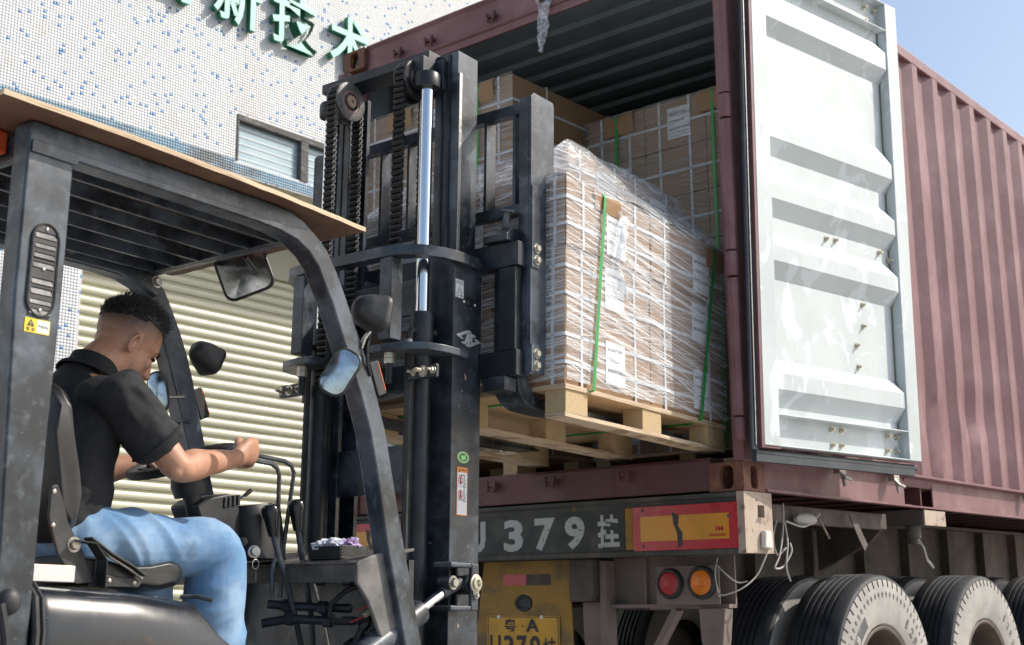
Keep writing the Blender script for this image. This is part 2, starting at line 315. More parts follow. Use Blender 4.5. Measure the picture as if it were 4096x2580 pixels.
bld = thing("tiled_warehouse", "white mosaic tiled warehouse with scattered blue tiles and a cream roller shutter", "building", FB, (0, 0, -ZC))
WY0, WY1, WZ0, WZ1 = 2.387, 4.62, 3.636, 4.105
wm = MB()
for a, b in (((-.3, -14, 3.5), (0, 14, WZ0)), ((-.3, -14, WZ0), (0, WY0, WZ1)), ((-.3, WY1, WZ0), (0, 14, WZ1)), ((-.3, -14, WZ1), (0, 14, 9.6)), ((-.3, -14, -ZC), (0, .912, 3.5)), ((-.3, 6.1, -ZC), (0, 14, 3.5))): wm.box(a, b)
part("tiled_wall", wm, WALLT, bld, 0)
rw = MB(); rw.box((-1.05, -1, -ZC-.2), (-.90, 8, 3.5)); rw.box((-.9, .6, 3.497), (-.003, 6.3, 3.6)); rw.box((-.9, .70, -ZC), (-.3, .905, 3.497)); rw.box((-.9, .915, 2.86), (-.74, 6.1, 3.49))
part("recess_wall", rw, PLASTER, bld, 0)
part("wall_back", MB().box((-9, -14, -ZC), (-1.1, 14, 9.3)), WALLT, bld, 0)
# mosaic in view, tile by tile
def tiles_mesh(cells, name, x=.0006, t=.0016, bev=.0012, gap=.0017):
    c = np.array(cells, 'f'); k = len(c); h = PT-gap
    q = np.array([[0,0,0],[0,h,0],[0,h,h],[0,0,h],[t,bev,bev],[t,h-bev,bev],[t,h-bev,h-bev],[t,bev,h-bev]], 'f')
    v = q[None]+np.stack([np.full(k, x), c[:, 0], c[:, 1]], 1)[:, None, :].astype('f')
    ff = np.array([[4,5,6,7],[0,1,5,4],[1,2,6,5],[2,3,7,6],[3,0,4,7]]); F = (ff[None]+8*np.arange(k)[:, None, None]).reshape(-1, 4)
    me = bpy.data.meshes.new(name); me.vertices.add(8*k); me.vertices.foreach_set("co", v.reshape(-1)); me.loops.add(F.size); me.loops.foreach_set("vertex_index", F.reshape(-1).astype('i'))
    me.polygons.add(len(F)); me.polygons.foreach_set("loop_start", np.arange(0, F.size, 4, dtype='i')); me.update(calc_edges=True); return me
tr = np.random.RandomState(5); white, blue, band = [], [], []
nz0 = int(3.51/PT)
for iy in range(int(-.45/PT), int(7.9/PT)):
    y = iy*PT
    for iz in range(nz0, int(7.4/PT)):
        z = iz*PT
        if z > 4.35+.42*(y+.4)+.35: break
        if WY0-.03 < y < WY1 and WZ0-.02 < z < WZ1+.01: continue
        if iz < nz0+5: band.append((y, z))
        elif tr.rand() < .036: blue.append((y, z))
        elif tr.rand() > .002: white.append((y, z))
for iy in range(int(.05/PT), int(.90/PT)):
    for iz in range(int(.5/PT), int(2.7/PT)):
        (blue if tr.rand() < .03 else white).append((iy*PT, iz*PT))
part("white_mosaic_tile", tiles_mesh(white, "white_mosaic"), TILEW, bld, 0, kind="stuff", recalc=False)
part("band_mosaic_tile", tiles_mesh(band, "band_mosaic"), TILEBAND, bld, 0, kind="stuff", recalc=False)
blue.sort(key=lambda p: (p[0]+4.2)**2+(p[1]+.4)**2)
tme = tiles_mesh([(0, 0)], "mosaic_tile")
for y, z in blue[:300]: put("mosaic_tile", tme, TILEB, bld, (0.0002, y, z))
part("far_mosaic_tile", tiles_mesh(blue[300:], "far_blue_mosaic"), TILEB, bld, 0, kind="stuff", recalc=False)
# window band
wf = MB(); fr = lambda y0, y1, z0, z1, x0=-.07, x1=.012: wf.box((x0, y0, z0), (x1, y1, z1))
fr(WY0, WY1, WZ1-.062, WZ1); fr(WY0, WY0+.022, WZ0, WZ1-.064); fr(3.147, 3.240, WZ0, WZ1-.064); fr(3.98, 4.07, WZ0, WZ1-.064); fr(WY1-.03, WY1, WZ0, WZ1-.064)
win = part("window", wf, OLDWOOD, bld, 0, bevel=.004)
for a, b in ((WY0+.024, 3.145), (3.242, 3.978), (4.072, WY1-.032)):
    part("pane", MB().box((-.055, a, WZ0+.004), (-.049, b, WZ1-.066)), PANE, win, 0)
    for k in range(5): part("blind_slat", MB().box((-.047, a+.01, WZ0+.05+k*.072), (-.0445, b-.01, WZ0+.068+k*.072)), LOUV, win, 0)
# roller shutter
sm = MB().prism([(-.016, 0), (.006, .004), (.017, .016), (.022, .034), (.021, .050), (.013, .064), (-.004, .072), (-.014, .0745), (-.014, .079), (-.005, .081), (-.004, .090), (-.016, .0945), (-.024, .0945), (-.024, 0)], 'y', .95, 6.05).mesh("slat", 30)
rail = MB(); rail.box((-.83, .907, -ZC), (-.72, .948, 3.4)); rail.box((-.83, 6.052, -ZC), (-.72, 6.09, 3.4))
sh = part("roller_shutter", rail, SHUT, bld, 0, bevel=.004)
for k in range(46): put("slat", sm, SHUT, sh, (-.80, 0, -ZC+.02+k*.0945))
# raised sign characters
for ch, y0, y1, lab in (("高", 1.29, 1.80, "mint green raised sign character at the left end, only its lowest hook showing"), ("新", 2.02, 2.56, "mint green raised sign character with two tall side-by-side halves, nearest the plywood roof"),
                        ("技", 2.70, 3.26, "mint green raised sign character with a hooked stroke and a crossed right half"), ("术", 3.43, 3.955, "mint green raised sign character like a cross with a dot, above the container corner")):
    me = text_fit(ch, y0, 4.955, y1, 5.56, .015, .5)
    co = np.empty(len(me.vertices)*3, 'f'); me.vertices.foreach_get("co", co); co = co.reshape(-1, 3); co[:, 2] = .02+(co[:, 2]+.5)*.065
    me.vertices.foreach_set("co", co.ravel()); me.materials.append(GREENL); me.materials.append(GREENSHADE); me.update()
    for p in me.polygons: p.material_index = 0 if p.normal.z > .9 else 1
    o = bpy.data.objects.new("sign_character", me); COL.objects.link(o); o.matrix_world = FB @ ON_XPOS
    props(o, lab, "sign letter", "raised sign characters on the tiled wall")
# ================================================================== shipping container (frame FC)
CW, CH, CL = 2.438, 2.591, 12.19
con = thing("shipping_container", "faded red steel shipping container standing open on the trailer", "container", FC, (1.219, 6, 0))
def slot_plate(mb, o, du, dv, dn, w, h, t, hw, hh, n=10):
    """plate w x h with a stadium hole; du, dv along it, dn outward"""
    o, du, dv, dn = map(Vector, (o, du, dv, dn)); hole = []
    r = hw/2; s = hh/2-r
    for k in range(n+1): a = math.pi*k/n; hole.append((w/2+r*math.cos(a), h/2+s+r*math.sin(a)))
    for k in range(n+1): a = math.pi+math.pi*k/n; hole.append((w/2+r*math.cos(a), h/2-s+r*math.sin(a)))
    N = len(hole); out = []
    for x, y in hole:
        dx, dy = x-w/2, y-h/2; k = min((w/2)/abs(dx) if abs(dx) > 1e-6 else 1e9, (h/2)/abs(dy) if abs(dy) > 1e-6 else 1e9); out.append((w/2+dx*k, h/2+dy*k))
    # snap nearest to corners
    for cx, cy in ((0, 0), (w, 0), (w, h), (0, h)):
        i = min(range(N), key=lambda i: (out[i][0]-cx)**2+(out[i][1]-cy)**2); out[i] = (cx, cy)
    P = lambda p, d: o+du*p[0]+dv*p[1]+dn*d
    vs = [P(p, 0) for p in out]+[P(p, 0) for p in hole]+[P(p, -t) for p in hole]
    fs = [(i, (i+1) % N, N+(i+1) % N, N+i) for i in range(N)]+[(N+i, N+(i+1) % N, 2*N+(i+1) % N, 2*N+i) for i in range(N)]
    mb.add(vs, fs)
def casting(x0, y0, z0, sx, sy):
    """corner casting 162 x 178 x 118 with slots in its two outer faces; x0,y0 = outer corner, sx, sy point inward"""
    m = MB(); w, d, h, t = .162, .178, .118, .028
    slot_plate(m, (x0 if sx > 0 else x0-w, y0, z0), (1, 0, 0), (0, 0, 1), (0, -sy, 0), w, h, t, .064, .100)
    slot_plate(m, (x0, y0 if sy > 0 else y0-d, z0), (0, 1, 0), (0, 0, 1), (-sx, 0, 0), d, h, t, .052, .102)
    X0, X1 = sorted((x0, x0+sx*w)); Y0, Y1 = sorted((y0, y0+sy*d))
    m.box((X0, Y0, z0-.0), (X1, Y1, z0+.012)); m.box((X0, Y0, z0+h-.012), (X1, Y1, z0+h))
    xi = x0+sx*w; m.box((min(xi, xi-sx*.02), Y0+.001, z0+.012), (max(xi, xi-sx*.02), Y1, z0+h-.012)); yi = y0+sy*d; m.box((X0+.001, min(yi, yi-sy*.02), z0+.012), (X1-.02, max(yi, yi-sy*.02), z0+h-.012))
    return m
for nm, x, y, z, sx, sy in ((0, CW, 0, 0, -1, 1), (0, 0, 0, 0, 1, 1), (0, CW, 0, CH-.118, -1, 1), (0, 0, 0, CH-.118, 1, 1), (0, CW, CL, 0, -1, -1), (0, 0, CL, 0, 1, -1), (0, CW, CL, CH-.118, -1, -1), (0, 0, CL, CH-.118, 1, -1)):
    part("corner_casting", casting(x, y, z, sx, sy), RUSTC, con, 0, bevel=.006)
# rear header and sill
h = MB(); h.prism([(.030, 2.440), (.030, 2.575), (.014, 2.588), (.014, 2.596), (.10, 2.596), (.10, 2.440)], 'x', .165, CW-.165); h.tube([(.165, .028, 2.438), (CW-.165, .028, 2.438)], .013, 8); h.box((.165, .03, 2.385), (CW-.165, .045, 2.44))
hd = part("rear_header", h, REDC, con, 20)
s = MB(); s.prism([(.012, .006), (.012, .132), (.022, .146), (.13, .146), (.13, .006)], 'x', .165, CW-.165)
sl = part("rear_sill", s, REDD, con, 20, bevel=.003)
for x in (1.094, 1.444, 1.854, .655, .42):
    for z, par, y in ((.098, sl, .012), (2.484, hd, .030)):
        if z > 1 and x > 1.8: continue
        k = MB(); k.box((x-.030, y-.030, z-.006), (x+.030, y-.001, z+.010)); k.prism([(x-.034, z+.02), (x-.018, z+.02), (x-.012, z-.022), (x-.024, z-.03)], 'y', y-.036, y-.022); k.prism([(x+.018, z+.016), (x+.034, z+.022), (x+.026, z-.026), (x+.012, z-.022)], 'y', y-.036, y-.022); k.cyl((x-.02, y-.024, z-.025), (x+.02, y-.024, z-.025), .007, 6)
        part("cam_keeper", k, REDD, par, 0, bevel=.003)
# rear posts: outer channel plus the inner J-bar seen as the red pole with hinge barrels
for sgn, x0 in ((1, 0), (-1, CW)):
    p = MB(); xx = lambda a: x0+sgn*a
    p.prism([(xx(-.004), .003), (xx(.040), .0), (xx(.052), .010), (xx(.052), .14), (xx(-.004), .16)], 'z', .119, CH-.119); p.box((min(xx(.052), xx(.070)), .10, .15), (max(xx(.052), xx(.070)), .135, CH-.15))
    po = part("corner_post", p, REDC, con, 25, bevel=.006)
    z = [(.30, .88), (1.00, 1.58), (1.70, 2.46)]
    for a, b in z:
        q = MB(); q.prism([(xx(-.026), -.022), (xx(-.010), -.034), (xx(.018), -.030), (xx(.030), -.012), (xx(.030), .001), (xx(-.026), .001)], 'z', a, b); part("post_bar", q, RUSTPOST if False else REDC, po, 25, bevel=.004)
    for a, b in ((.20, .292), (.888, .992), (1.588, 1.692), (2.30, 2.31)):
        q = MB(); q.lathe([(.0245, 0), (.027, .006), (.027, b-a-.006), (.0245, b-a)], (xx(-.002), -.014, a), (0, 0, 1), 14); part("hinge_barrel", q, REDC, po, 40)
# side walls (trapezoid corrugation), rails, floor, roof, end
def corr(y0, y1, phase=2.093-.284*7, pitch=.284):
    pts = []; y = phase
    while y < y1+pitch:
        for dy, o in ((0, 0), (.07, 0), (.142, .036), (.212, .036)): pts.append((y+dy, o))
        y += pitch
    return [p for p in pts if y0 <= p[0] <= y1]
prof = [(.165, .010)]+corr(.20, CL-.2)+[(CL-.165, .01)]
for sgn, x0 in ((-1, CW-.002), (1, .002)):
    vs = []; Zs = [.172]+[.172+k*(2.345/10) for k in range(1, 11)]
    def dent(y, z):
        if sgn > 0: return 0
        a = noise.noise(Vector((y*2.2, z*2.6, 4.0))); b = math.exp(-((z-.45)/.28)**2)
        return max(0, a-.12)*.030*b+max(0, noise.noise(Vector((y*1.3, z*1.1, 9.)))-.25)*.012
    Zf = [.172+2.345*k/44 for k in range(45)]; n = len(prof); vs = [(x0+sgn*(o+dent(y, z)), y, z) for z in Zf for y, o in prof]
    fs = [(j*n+i, j*n+i+1, (j+1)*n+i+1, (j+1)*n+i) for j in range(44) for i in range(n-1)]
    side = MB().add(vs, fs)
    wall = part("side_wall", side, REDC, con, 25, recalc=False)
    ins = MB().add([(x+sgn*.006, y, z) for x, y, z in vs], fs)
    part("wall_lining", ins, LINER, wall, 25, recalc=False)
    t = MB(); t.box((min(x0, x0+sgn*.06), .165, 2.518), (max(x0, x0+sgn*.06), CL-.165, 2.580)); part("top_rail", t, REDC, con, 0, bevel=.006)
    b = MB(); xo = x0+(.0 if sgn < 0 else 0)
    def xb(a): return x0+sgn*a
    b.prism([(xb(-.012), .168), (xb(-.012), .158), (xb(.02), .150), (xb(.028), .150), (xb(.028), .018), (xb(-.008), .014), (xb(-.008), .004), (xb(.036), .004), (xb(.036), .172), (xb(0), .172)], 'y', .18, 1.628)
    b.prism([(xb(-.012), .168), (xb(-.012), .158), (xb(.02), .150), (xb(.028), .150), (xb(.028), .018), (xb(-.008), .014), (xb(-.008), .004), (xb(.036), .004), (xb(.036), .172), (xb(0), .172)], 'y', 1.985, CL-.18)
    b.prism([(xb(-.012), .168), (xb(-.012), .158), (xb(.02), .148), (xb(.036), .112), (xb(.044), .112), (xb(.036), .172), (xb(0), .172)], 'y', 1.628, 1.985); b.box((min(xb(-.008), xb(.036)), 1.628, .004), (max(xb(-.008), xb(.036)), 1.985, .012))
    part("bottom_rail", b, REDC if sgn < 0 else REDD, con, 20)
    for y in ((.84, 1.42, 3.3, 4.6) if sgn < 0 else ()):
        k = MB(); k.box((x0-.004, y-.03, .118), (x0+.030, y+.03, .150)); k.tube([(x0+.02, y-.02, .13), (x0+.045, y-.01, .10), (x0+.05, y+.04, .09)], .007, 6); k.tube([(x0+.024, y+.0, .12), (x0+.034, y+.005, .06)], .008, 6); part("lashing_lug", k, STEEL, con, 0)
fl = MB(); fl.box((.04, .135, .118), (CW-.04, CL-.1, .150)); part("floor_board", fl, PLYW, con, 0)
cm = MB()
for k in range(40): y = .35+k*.30; cm.box((.04, y, .012), (CW-.04, y+.012, .116)); cm.box((.04, y, .012), (CW-.04, y+.05, .018))
part("floor_crossmember", cm, REDD, con, 0, kind="stuff")
rp = []; y = .10
while y < CL-.1: rp += [(y, 2.552), (y+.085, 2.552), (y+.105, 2.572), (y+.19, 2.572)]; y += .21
n = len(rp); rf = MB().add([(x, p[0], p[1]) for x in (.05, CW-.05) for p in rp], [(i, i+1, n+i+1, n+i) for i in range(n-1)])
part("roof_panel", rf, LINER, con, 25, recalc=False)
part("front_wall", MB().box((.05, CL-.1, .15), (CW-.05, CL-.04, 2.56)), LINER, con, 0)

# ---- right door leaf, swung round beside the side wall.  u along the leaf, n outward (inner face), z up
HX, HY = 2.532, .02; du = Vector((.145, .989, 0)).normalized(); dn = Vector((du.y, -du.x, 0))
def DP(u, n, z): v = Vector((HX, HY, 0))+du*(u+.031*(z-.18))+dn*n; return (v.x, v.y, z)
class DB(MB):
    def dbox(self, u0, u1, n0, n1, z0, z1):
        c = [DP(u, n, z) for z in (z0, z1) for u, n in ((u0, n0), (u1, n0), (u1, n1), (u0, n1))]
        return self.add(c, [(0,3,2,1),(4,5,6,7),(0,1,5,4),(1,2,6,5),(2,3,7,6),(3,0,4,7)])
UW, ZB, ZT = 1.165, .178, 2.458
d = DB(); d.dbox(.0, .102, -.055, 0, ZB, ZT); d.dbox(UW-.098, UW, -.055, 0, ZB, ZT)
d.dbox(.102, UW-.098, -.055, 0, 2.306, 2.312); d.dbox(.102, UW-.098, -.056, -.050, 2.306, ZT); d.dbox(.102, UW-.098, -.055, -.001, ZT-.006, ZT)
d.dbox(.102, UW-.098, -.055, 0, .308, .314); d.dbox(.102, UW-.098, -.056, -.050, ZB, .312); d.dbox(.102, UW-.098, -.055, -.001, ZB, ZB+.006)
door = part("container_door", d, DOORW, con, 20, bevel=.0025)
ribs = [(2.250, 2.185, 2.098, 2.030), (1.690, 1.600, 1.530, 1.462), (1.385, 1.320, 1.250, 1.180), (1.108, 1.040, .972, .902), (.550, .488, .418, .348)]
pr = [(2.306, -.046)]
for a, b, c, e in ribs: pr += [(a, -.046), (b, -.004), (c, -.004), (e, -.046)]
pr.append((.314, -.046))
pn = DB(); U0, U1 = .100, UW-.140; cols = [(U0, 0), (U1, 0), (UW-.098, 1)]
vs = []
for z, nn in pr:
    vs += [DP(U0, nn, z), DP(U1-(.0 if nn < -.03 else -.030), nn, z), DP(UW-.1, -.054 if nn < -.03 else -.030, z)]
k = len(pr); fs = [(i*3+j, i*3+j+1, (i+1)*3+j+1, (i+1)*3+j) for i in range(k-1) for j in range(2)]
pn.add(vs, fs); part("door_panel", pn, DOORW, door, 25, recalc=True)
so = DB(); so.tube([DP(UW-.100, -.052 if nn < -.03 else -.028, z) for z, nn in pr], .0045, 6); part("sealant_bead", so, SEALER, door, 40)
bk = DB(); bk.dbox(.0, UW, -.075, -.057, ZB, ZT); bk.dbox(-.016, -.0005, -.060, -.002, ZB-.004, ZT); bk.dbox(-.016, .11, -.060, -.004, ZB-.010, ZB-.002); part("door_skin", bk, REDC, door, 0)
gk = DB()
gk.tube([DP(-.020, -.030, ZT), DP(-.020, -.030, ZB-.03)], .012, 6); gk.dbox(-.052, -.026, -.034, -.018, ZB-.02, ZT); gk.tube([DP(-.058, -.012, ZT), DP(-.060, -.016, ZB-.02)], .007, 6)
gk.tube([DP(-.03, -.032, ZB-.028), DP(UW-.01, -.032, ZB-.028)], .015, 8); gk.dbox(-.03, UW-.03, -.045, -.020, ZB-.066, ZB-.036)
part("door_gasket", gk, GASKET, door, 30)
st = DB(); st.dbox(-.041, -.036, -.016, -.013, ZB, ZT); part("gasket_retainer", st, STEEL, door, 0)
bm_ = MB().hexbolt((0, 0, 0), (1, 0, 0), .0105, .009, .012).mesh("door_bolt", 40)
brot = Matrix.Rotation(math.atan2(dn.y, dn.x), 4, 'Z')
for u, z, n0, mt in ((.55, 1.152, -.046, 0), (.622, 1.157, -.046, 0), (.972, 1.158, -.046, 0), (1.045, 1.13, -.04, 0), (.812, .881, -.046, 0), (.812, .781, -.046, 0), (.752, .684, -.046, 0), (.758, .586, -.046, 0),
                 (.53, .284, -.05, 1), (.605, .286, -.05, 1), (.965, .286, -.05, 1), (1.035, .286, -.05, 1), (.535, .216, -.05, 1), (.602, .218, -.05, 1), (.960, .220, -.05, 1), (1.03, .221, -.05, 1), (.955, 2.415, -.05, 1), (1.03, 2.415, -.05, 1), (.955, 2.345, -.05, 1), (1.03, 2.335, -.05, 1)):
    o = put("door_bolt", bm_, DOORW if mt == 0 else None, door, Vector(DP(u-.0, n0, z))-BASES[con.name]+BASES[con.name], brot)
    if mt:
        o.data = bm_ if False else o.data
ZB2 = bm_.copy(); ZB2.name = "zinc_door_bolt"; ZB2.materials.clear(); ZB2.materials.append(ZINC)
for o in [c for c in door.children if c.name.startswith("door_bolt")]:
    z = (o.matrix_local.translation).z
    if z < .30 or z > 2.3: o.data = ZB2
# torn film hanging from the header
def torn(u, v):
    wv = .045*(1-v)**.7+.006; x = 1.445-.035*v+(u-.5)*2*wv; 
    return (x+.008*noise.noise(Vector((u*3, v*7, 1))), .012+.030*noise.noise(Vector((u*5, v*6, 2.))), 2.50-.30*v+.01*noise.noise(Vector((u*6, v*3, 5))))
TORN = film_mat("torn_film", .5, (30, 30, 30), 20, .30, .15)
single("film_scrap", MB().grid(torn, 10, 30), TORN, "torn scrap of clear film hanging from the container's top edge", "plastic film", FC, recalc=False)
# ================================================================== semi-trailer (frame FC)
GRIME = M("grimy_chassis_paint", (.085, .068, .058), [((.15, .12, .10), 5, .4, .7, .8), ((.045, .04, .038), (7, 7, 2.5), .5, .72, .8), ((.26, .17, .07), 16, .66, .74, .6)], rough=(.65, .85, 12), bump=(.25, 40, .003))
BUMP = M("grimy_bumper_paint", (.050, .050, .048), [((.12, .11, .095), 6, .45, .72, .8), ((.24, .13, .03), (7, 7, 3), .66, .73, .8), ((.30, .16, .05), 34, .70, .75, .8)], rough=(.6, .8, 12), bump=(.2, 45, .002))
PALEG = M("pale_flaking_paint", (.44, .35, .28), [((.10, .085, .075), 24, .56, .64, .9, 6), ((.30, .22, .17), 6, .45, .7, .6)], rough=(.7, .85, 12), bump=(.3, 60, .003))
PINKG = M("dusty_pinkish_plate", (.19, .15, .135), [((.12, .10, .09), 4, .4, .7, .8), ((.05, .045, .04), 34, .70, .75, .8)], rough=(.7, .85, 12))
YBOARD = M("dirty_yellow_board", (.33, .19, .035), [((.14, .10, .06), 5, .40, .62, .85), ((.09, .075, .06), (5, 5, 9), .55, .75, .7), ((.46, .44, .40), (20, 20, 9), .70, .74, .8)], rough=(.6, .8, 12))
YPLATE = M("yellow_number_plate", (.62, .33, .025), [((.42, .23, .05), 7, .45, .7, .6), ((.2, .14, .08), 26, .66, .76, .6)], rough=(.4, .6, 12))
STENC = M("worn_white_stencil", (.42, .45, .44), [((.10, .09, .08), 42, .58, .68, .75, 6), ((.30, .16, .05), 17, .66, .71, .8)], rough=(.6, .8, 12))
REFR = M("red_reflective_sheet", (.46, .018, .03), [((.30, .02, .03), 8, .5, .7, .6)], rough=(.22, .4, 20), spec=.7)
REFY = M("amber_reflective_sheet", (.64, .27, .012), [((.45, .20, .03), 7, .5, .75, .5)], rough=(.25, .4, 20), spec=.7)
LENSR = M("red_lamp_lens", (.42, .025, .035), [((.24, .06, .055), 60, .4, .7, .7)], rough=(.3, .5, 40))
LENSA = M("amber_lamp_lens", (.75, .20, .012), [((.55, .13, .02), 40, .4, .7, .6)], rough=(.2, .35, 40))
TREAD = M("tyre_tread", (.016, .019, .023), [((.045, .05, .056), 10, .45, .72, .6)], rough=(.5, .7, 20))
SIDEW = M("dusty_tyre_sidewall", (.30, .29, .265), [((.42, .40, .37), 4, .4, .68, .8), ((.14, .14, .135), 12, .55, .74, .6), ((.5, .47, .43), (30, 30, 30), .6, .75, .3)], rough=(.75, .9, 20), bump=(.1, 60, .002))
RIMM = M("rusty_dark_rim", (.085, .065, .05), [((.16, .12, .085), 12, .45, .7, .7), ((.30, .29, .27), 5, .66, .74, .4)], rough=(.6, .8, 20))
WIRE = M("dusty_grey_wire", (.38, .36, .33), rough=(.7, .8, 20))

tl = thing("semi_trailer", "grimy container semi-trailer with a stencilled bumper and dusty twin tyres", "trailer", FC, (1.219, 3, -ZC))
m = MB().prism([(0, -.003), (0, -.020), (.012, -.026), (.012, -.224), (0, -.230), (0, -.249), (.20, -.249), (.20, -.003)], 'x', .004, 2.400)
bp = part("bumper_beam", m, BUMP, tl, 0, bevel=.003)
m = MB()
for a, b in (((2.401, -.002, -.2495), (2.436, .105, -.0025)), ((2.401, .160, -.2495), (2.436, .224, -.0025)), ((2.401, .105, -.055), (2.436, .160, -.0025)), ((2.401, .105, -.2495), (2.436, .160, -.105))): m.box(a, b)
part("bumper_end_plate", m, PALEG, tl, 0)
part("bumper_end_plate", MB().box((0.0, -.002, -.2495), (.003, .224, -.0025)), PALEG, tl, 0)
part("painted_field", MB().box((.80, .0105, -.222), (1.835, .0118, -.045)), M("black_number_field", (.022, .026, .028), [((.06, .06, .055), 7, .45, .7, .8), ((.26, .14, .04), 26, .69, .735, .8)], rough=(.5, .7, 12)), bp, 0)
part("painted_field", MB().box((1.840, .0105, -.222), (1.888, .0118, -.045)), M("mustard_paint", (.33, .17, .018), [((.12, .09, .05), 12, .5, .7, .7)], rough=(.6, .7, 9)), bp, 0)
for s, a, b, bo in (("A", .62, .76, .03), ("U", .915, 1.035, .04), ("3", 1.148, 1.265, .04), ("7", 1.333, 1.453, .035), ("9", 1.508, 1.620, .04), ("挂", 1.690, 1.808, .03)):
    me = text_fit(s, a, -.212 if s != "挂" else -.210, b, -.066, bo); put("stencil_character", me, STENC, bp, (0, .0098, 0), ON_YNEG)
for x0 in (.035, 1.891):
    r = part("reflector_plate", MB().box((x0, -.0035, -.229), (x0+.512, -.0005, -.044)), REFR, tl, 0, bevel=.001)
    part("amber_panel", MB().box((x0+.038, -.0048, -.190), (x0+.472, -.0037, -.086)), REFY, r, 0)
    put("lettering", text_fit("3M", x0+.405, -.158, x0+.445, -.138, .03), REFR, r, (0, -.0056, 0), ON_YNEG)
    put("lettering", text_fit("车辆尾部标志板", x0+.372, -.180, x0+.457, -.168, .01), REFR, r, (0, -.0056, 0), ON_YNEG)
    part("scrape", MB().add([(x0+.20, -.0056, -.072), (x0+.235, -.0056, -.088), (x0+.228, -.0056, -.13), (x0+.25, -.0056, -.16), (x0+.245, -.0056, -.21), (x0+.225, -.0056, -.222), (x0+.222, -.0056, -.16), (x0+.205, -.0056, -.12)], [tuple(range(8))]), BUMP, r, 0)
    for x, z in ((x0+.05, -.06), (x0+.05, -.21), (x0+.47, -.10)): part("rivet", MB().sphere((x, -.004, z), (.007, .003, .007), 8, 6), GRIME, r)
# number board and plate
nb = MB().prism([(.90, -.252), (1.420, -.252), (1.446, -.80), (.82, -.80)], 'y', .150, .156)
nbo = part("number_board", nb, YBOARD, tl, 0)
part("board_marking", MB().box((1.022, .1478, -.362), (1.166, .1498, -.312)), REFR, nbo, 0); part("board_marking", MB().box((1.167, .1478, -.364), (1.310, .1498, -.314)), GRIME, nbo, 0)
part("board_grommet", MB().tube([(1.148+.045*math.cos(a), .149, -.445+.030*math.sin(a)) for a in [k*math.pi/8 for k in range(17)]], .009, 6), RUBBER, nbo); part("board_hole_shade", MB().lathe([(.04, 0), (.04, .001)], (1.148, .1492, -.445), (0, -1, 0), 16), RUBBER, nbo)  # the disc is flat black, painting the shade inside the hole
pl = part("number_plate", MB().box((.924, .143, -.722), (1.364, .1465, -.502)), YPLATE, nbo, 0, bevel=.002)
pb = MB(); [pb.box(a, b) for a, b in (((.930, .1418, -.510), (1.358, .1429, -.5065)), ((.930, .1418, -.7175), (1.358, .1429, -.714)), ((.930, .1418, -.714), (.9335, .1429, -.510)), ((1.3545, .1418, -.714), (1.358, .1429, -.510)))]
part("plate_border", pb, INK, pl, 0)
for s, a, z0, b, z1, bo in (("粤", 1.035, -.575, 1.105, -.516, .02), ("·", 1.142, -.553, 1.152, -.543, .02), ("A", 1.165, -.575, 1.245, -.516, .03), ("U", .945, -.705, 1.010, -.592, .02), ("3", 1.030, -.705, 1.090, -.592, .02), ("7", 1.110, -.705, 1.170, -.592, .02), ("9", 1.190, -.705, 1.250, -.592, .02), ("挂", 1.268, -.705, 1.345, -.600, .015)):
    put("lettering", text_fit(s, a, z0, b, z1, bo), INK, pl, (0, .1405, 0), ON_YNEG)
for x in (1.0, 1.262): part("plate_screw", MB().sphere((x, .142, -.508), (.010, .008, .010), 10, 6), PAPERW, pl)
# brackets, lamps
b = MB(); b.prism([(1.458, -.250), (1.596, -.250), (1.596, -.405), (1.575, -.440), (1.458, -.440)], 'y', .095, .26); part("step_bracket", b, GRIME, tl, 0, bevel=.008)
b = MB(); b.prism([(1.486, -.441), (1.608, -.441), (1.625, -.60), (1.60, -.82), (1.52, -.82), (1.49, -.60)], 'y', .16, .172); b.box((1.604, .13, -.80), (1.640, .21, -.26)); part("hanger_plate", b, PINKG, tl, 0, bevel=.004)
b = MB(); b.box((1.62, .215, -.452), (2.25, .225, -.252)); b.prism([(1.62, -.452), (2.25, -.452), (2.25, -.468), (1.62, -.468)], 'y', .16, .225); b.box((1.80, .196, -.452), (1.812, .2149, -.252)); part("crossmember_plate", b, PINKG, tl, 0)
b = MB(); b.box((1.918, .118, -.452), (2.232, .124, -.292)); lb = part("lamp_bracket", b, PINKG, tl, 0, bevel=.002)
for x, z, r, mt, lab in ((1.994, -.366, .058, LENSR, "red round tail lamp lens, dusty"), (2.153, -.363, .062, LENSA, "amber round lamp lens with ribbed rings")):
    lamp = part("tail_lamp", MB().lathe([(r*1.12, 0), (r*1.12, .012), (r*1.02, .022), (r*.86, .022), (r*.86, .010)], (x, .118, z), (0, -1, 0), 28), RUBBER, tl, 30)
    part("lens", MB().lathe([(r*.85, 0), (r*.85, .012), (r*.72, .017), (r*.68, .0155), (r*.55, .0185), (r*.50, .017), (r*.38, .0195), (r*.33, .018), (r*.2, .020), (.002, .0205)], (x, .112, z), (0, -1, 0), 28), mt, lamp, 20, label=lab)
b = MB().prism([(2.118, -.469), (2.246, -.469), (2.232, -.60), (2.205, -.72), (2.155, -.72), (2.125, -.60)], 'y', .13, .20); part("guard_leg", b, PINKG, tl, 0, bevel=.006)
part("guard_leg", MB().tube([(1.98, .19, -.472), (1.70, .19, -.90)], .03, 4, flat=(.05, .03)), PINKG, tl, 0)
part("underrun_bar", MB().box((.1, .10, -.95), (2.34, .20, -.84)), PINKG, tl, 0, bevel=.006)
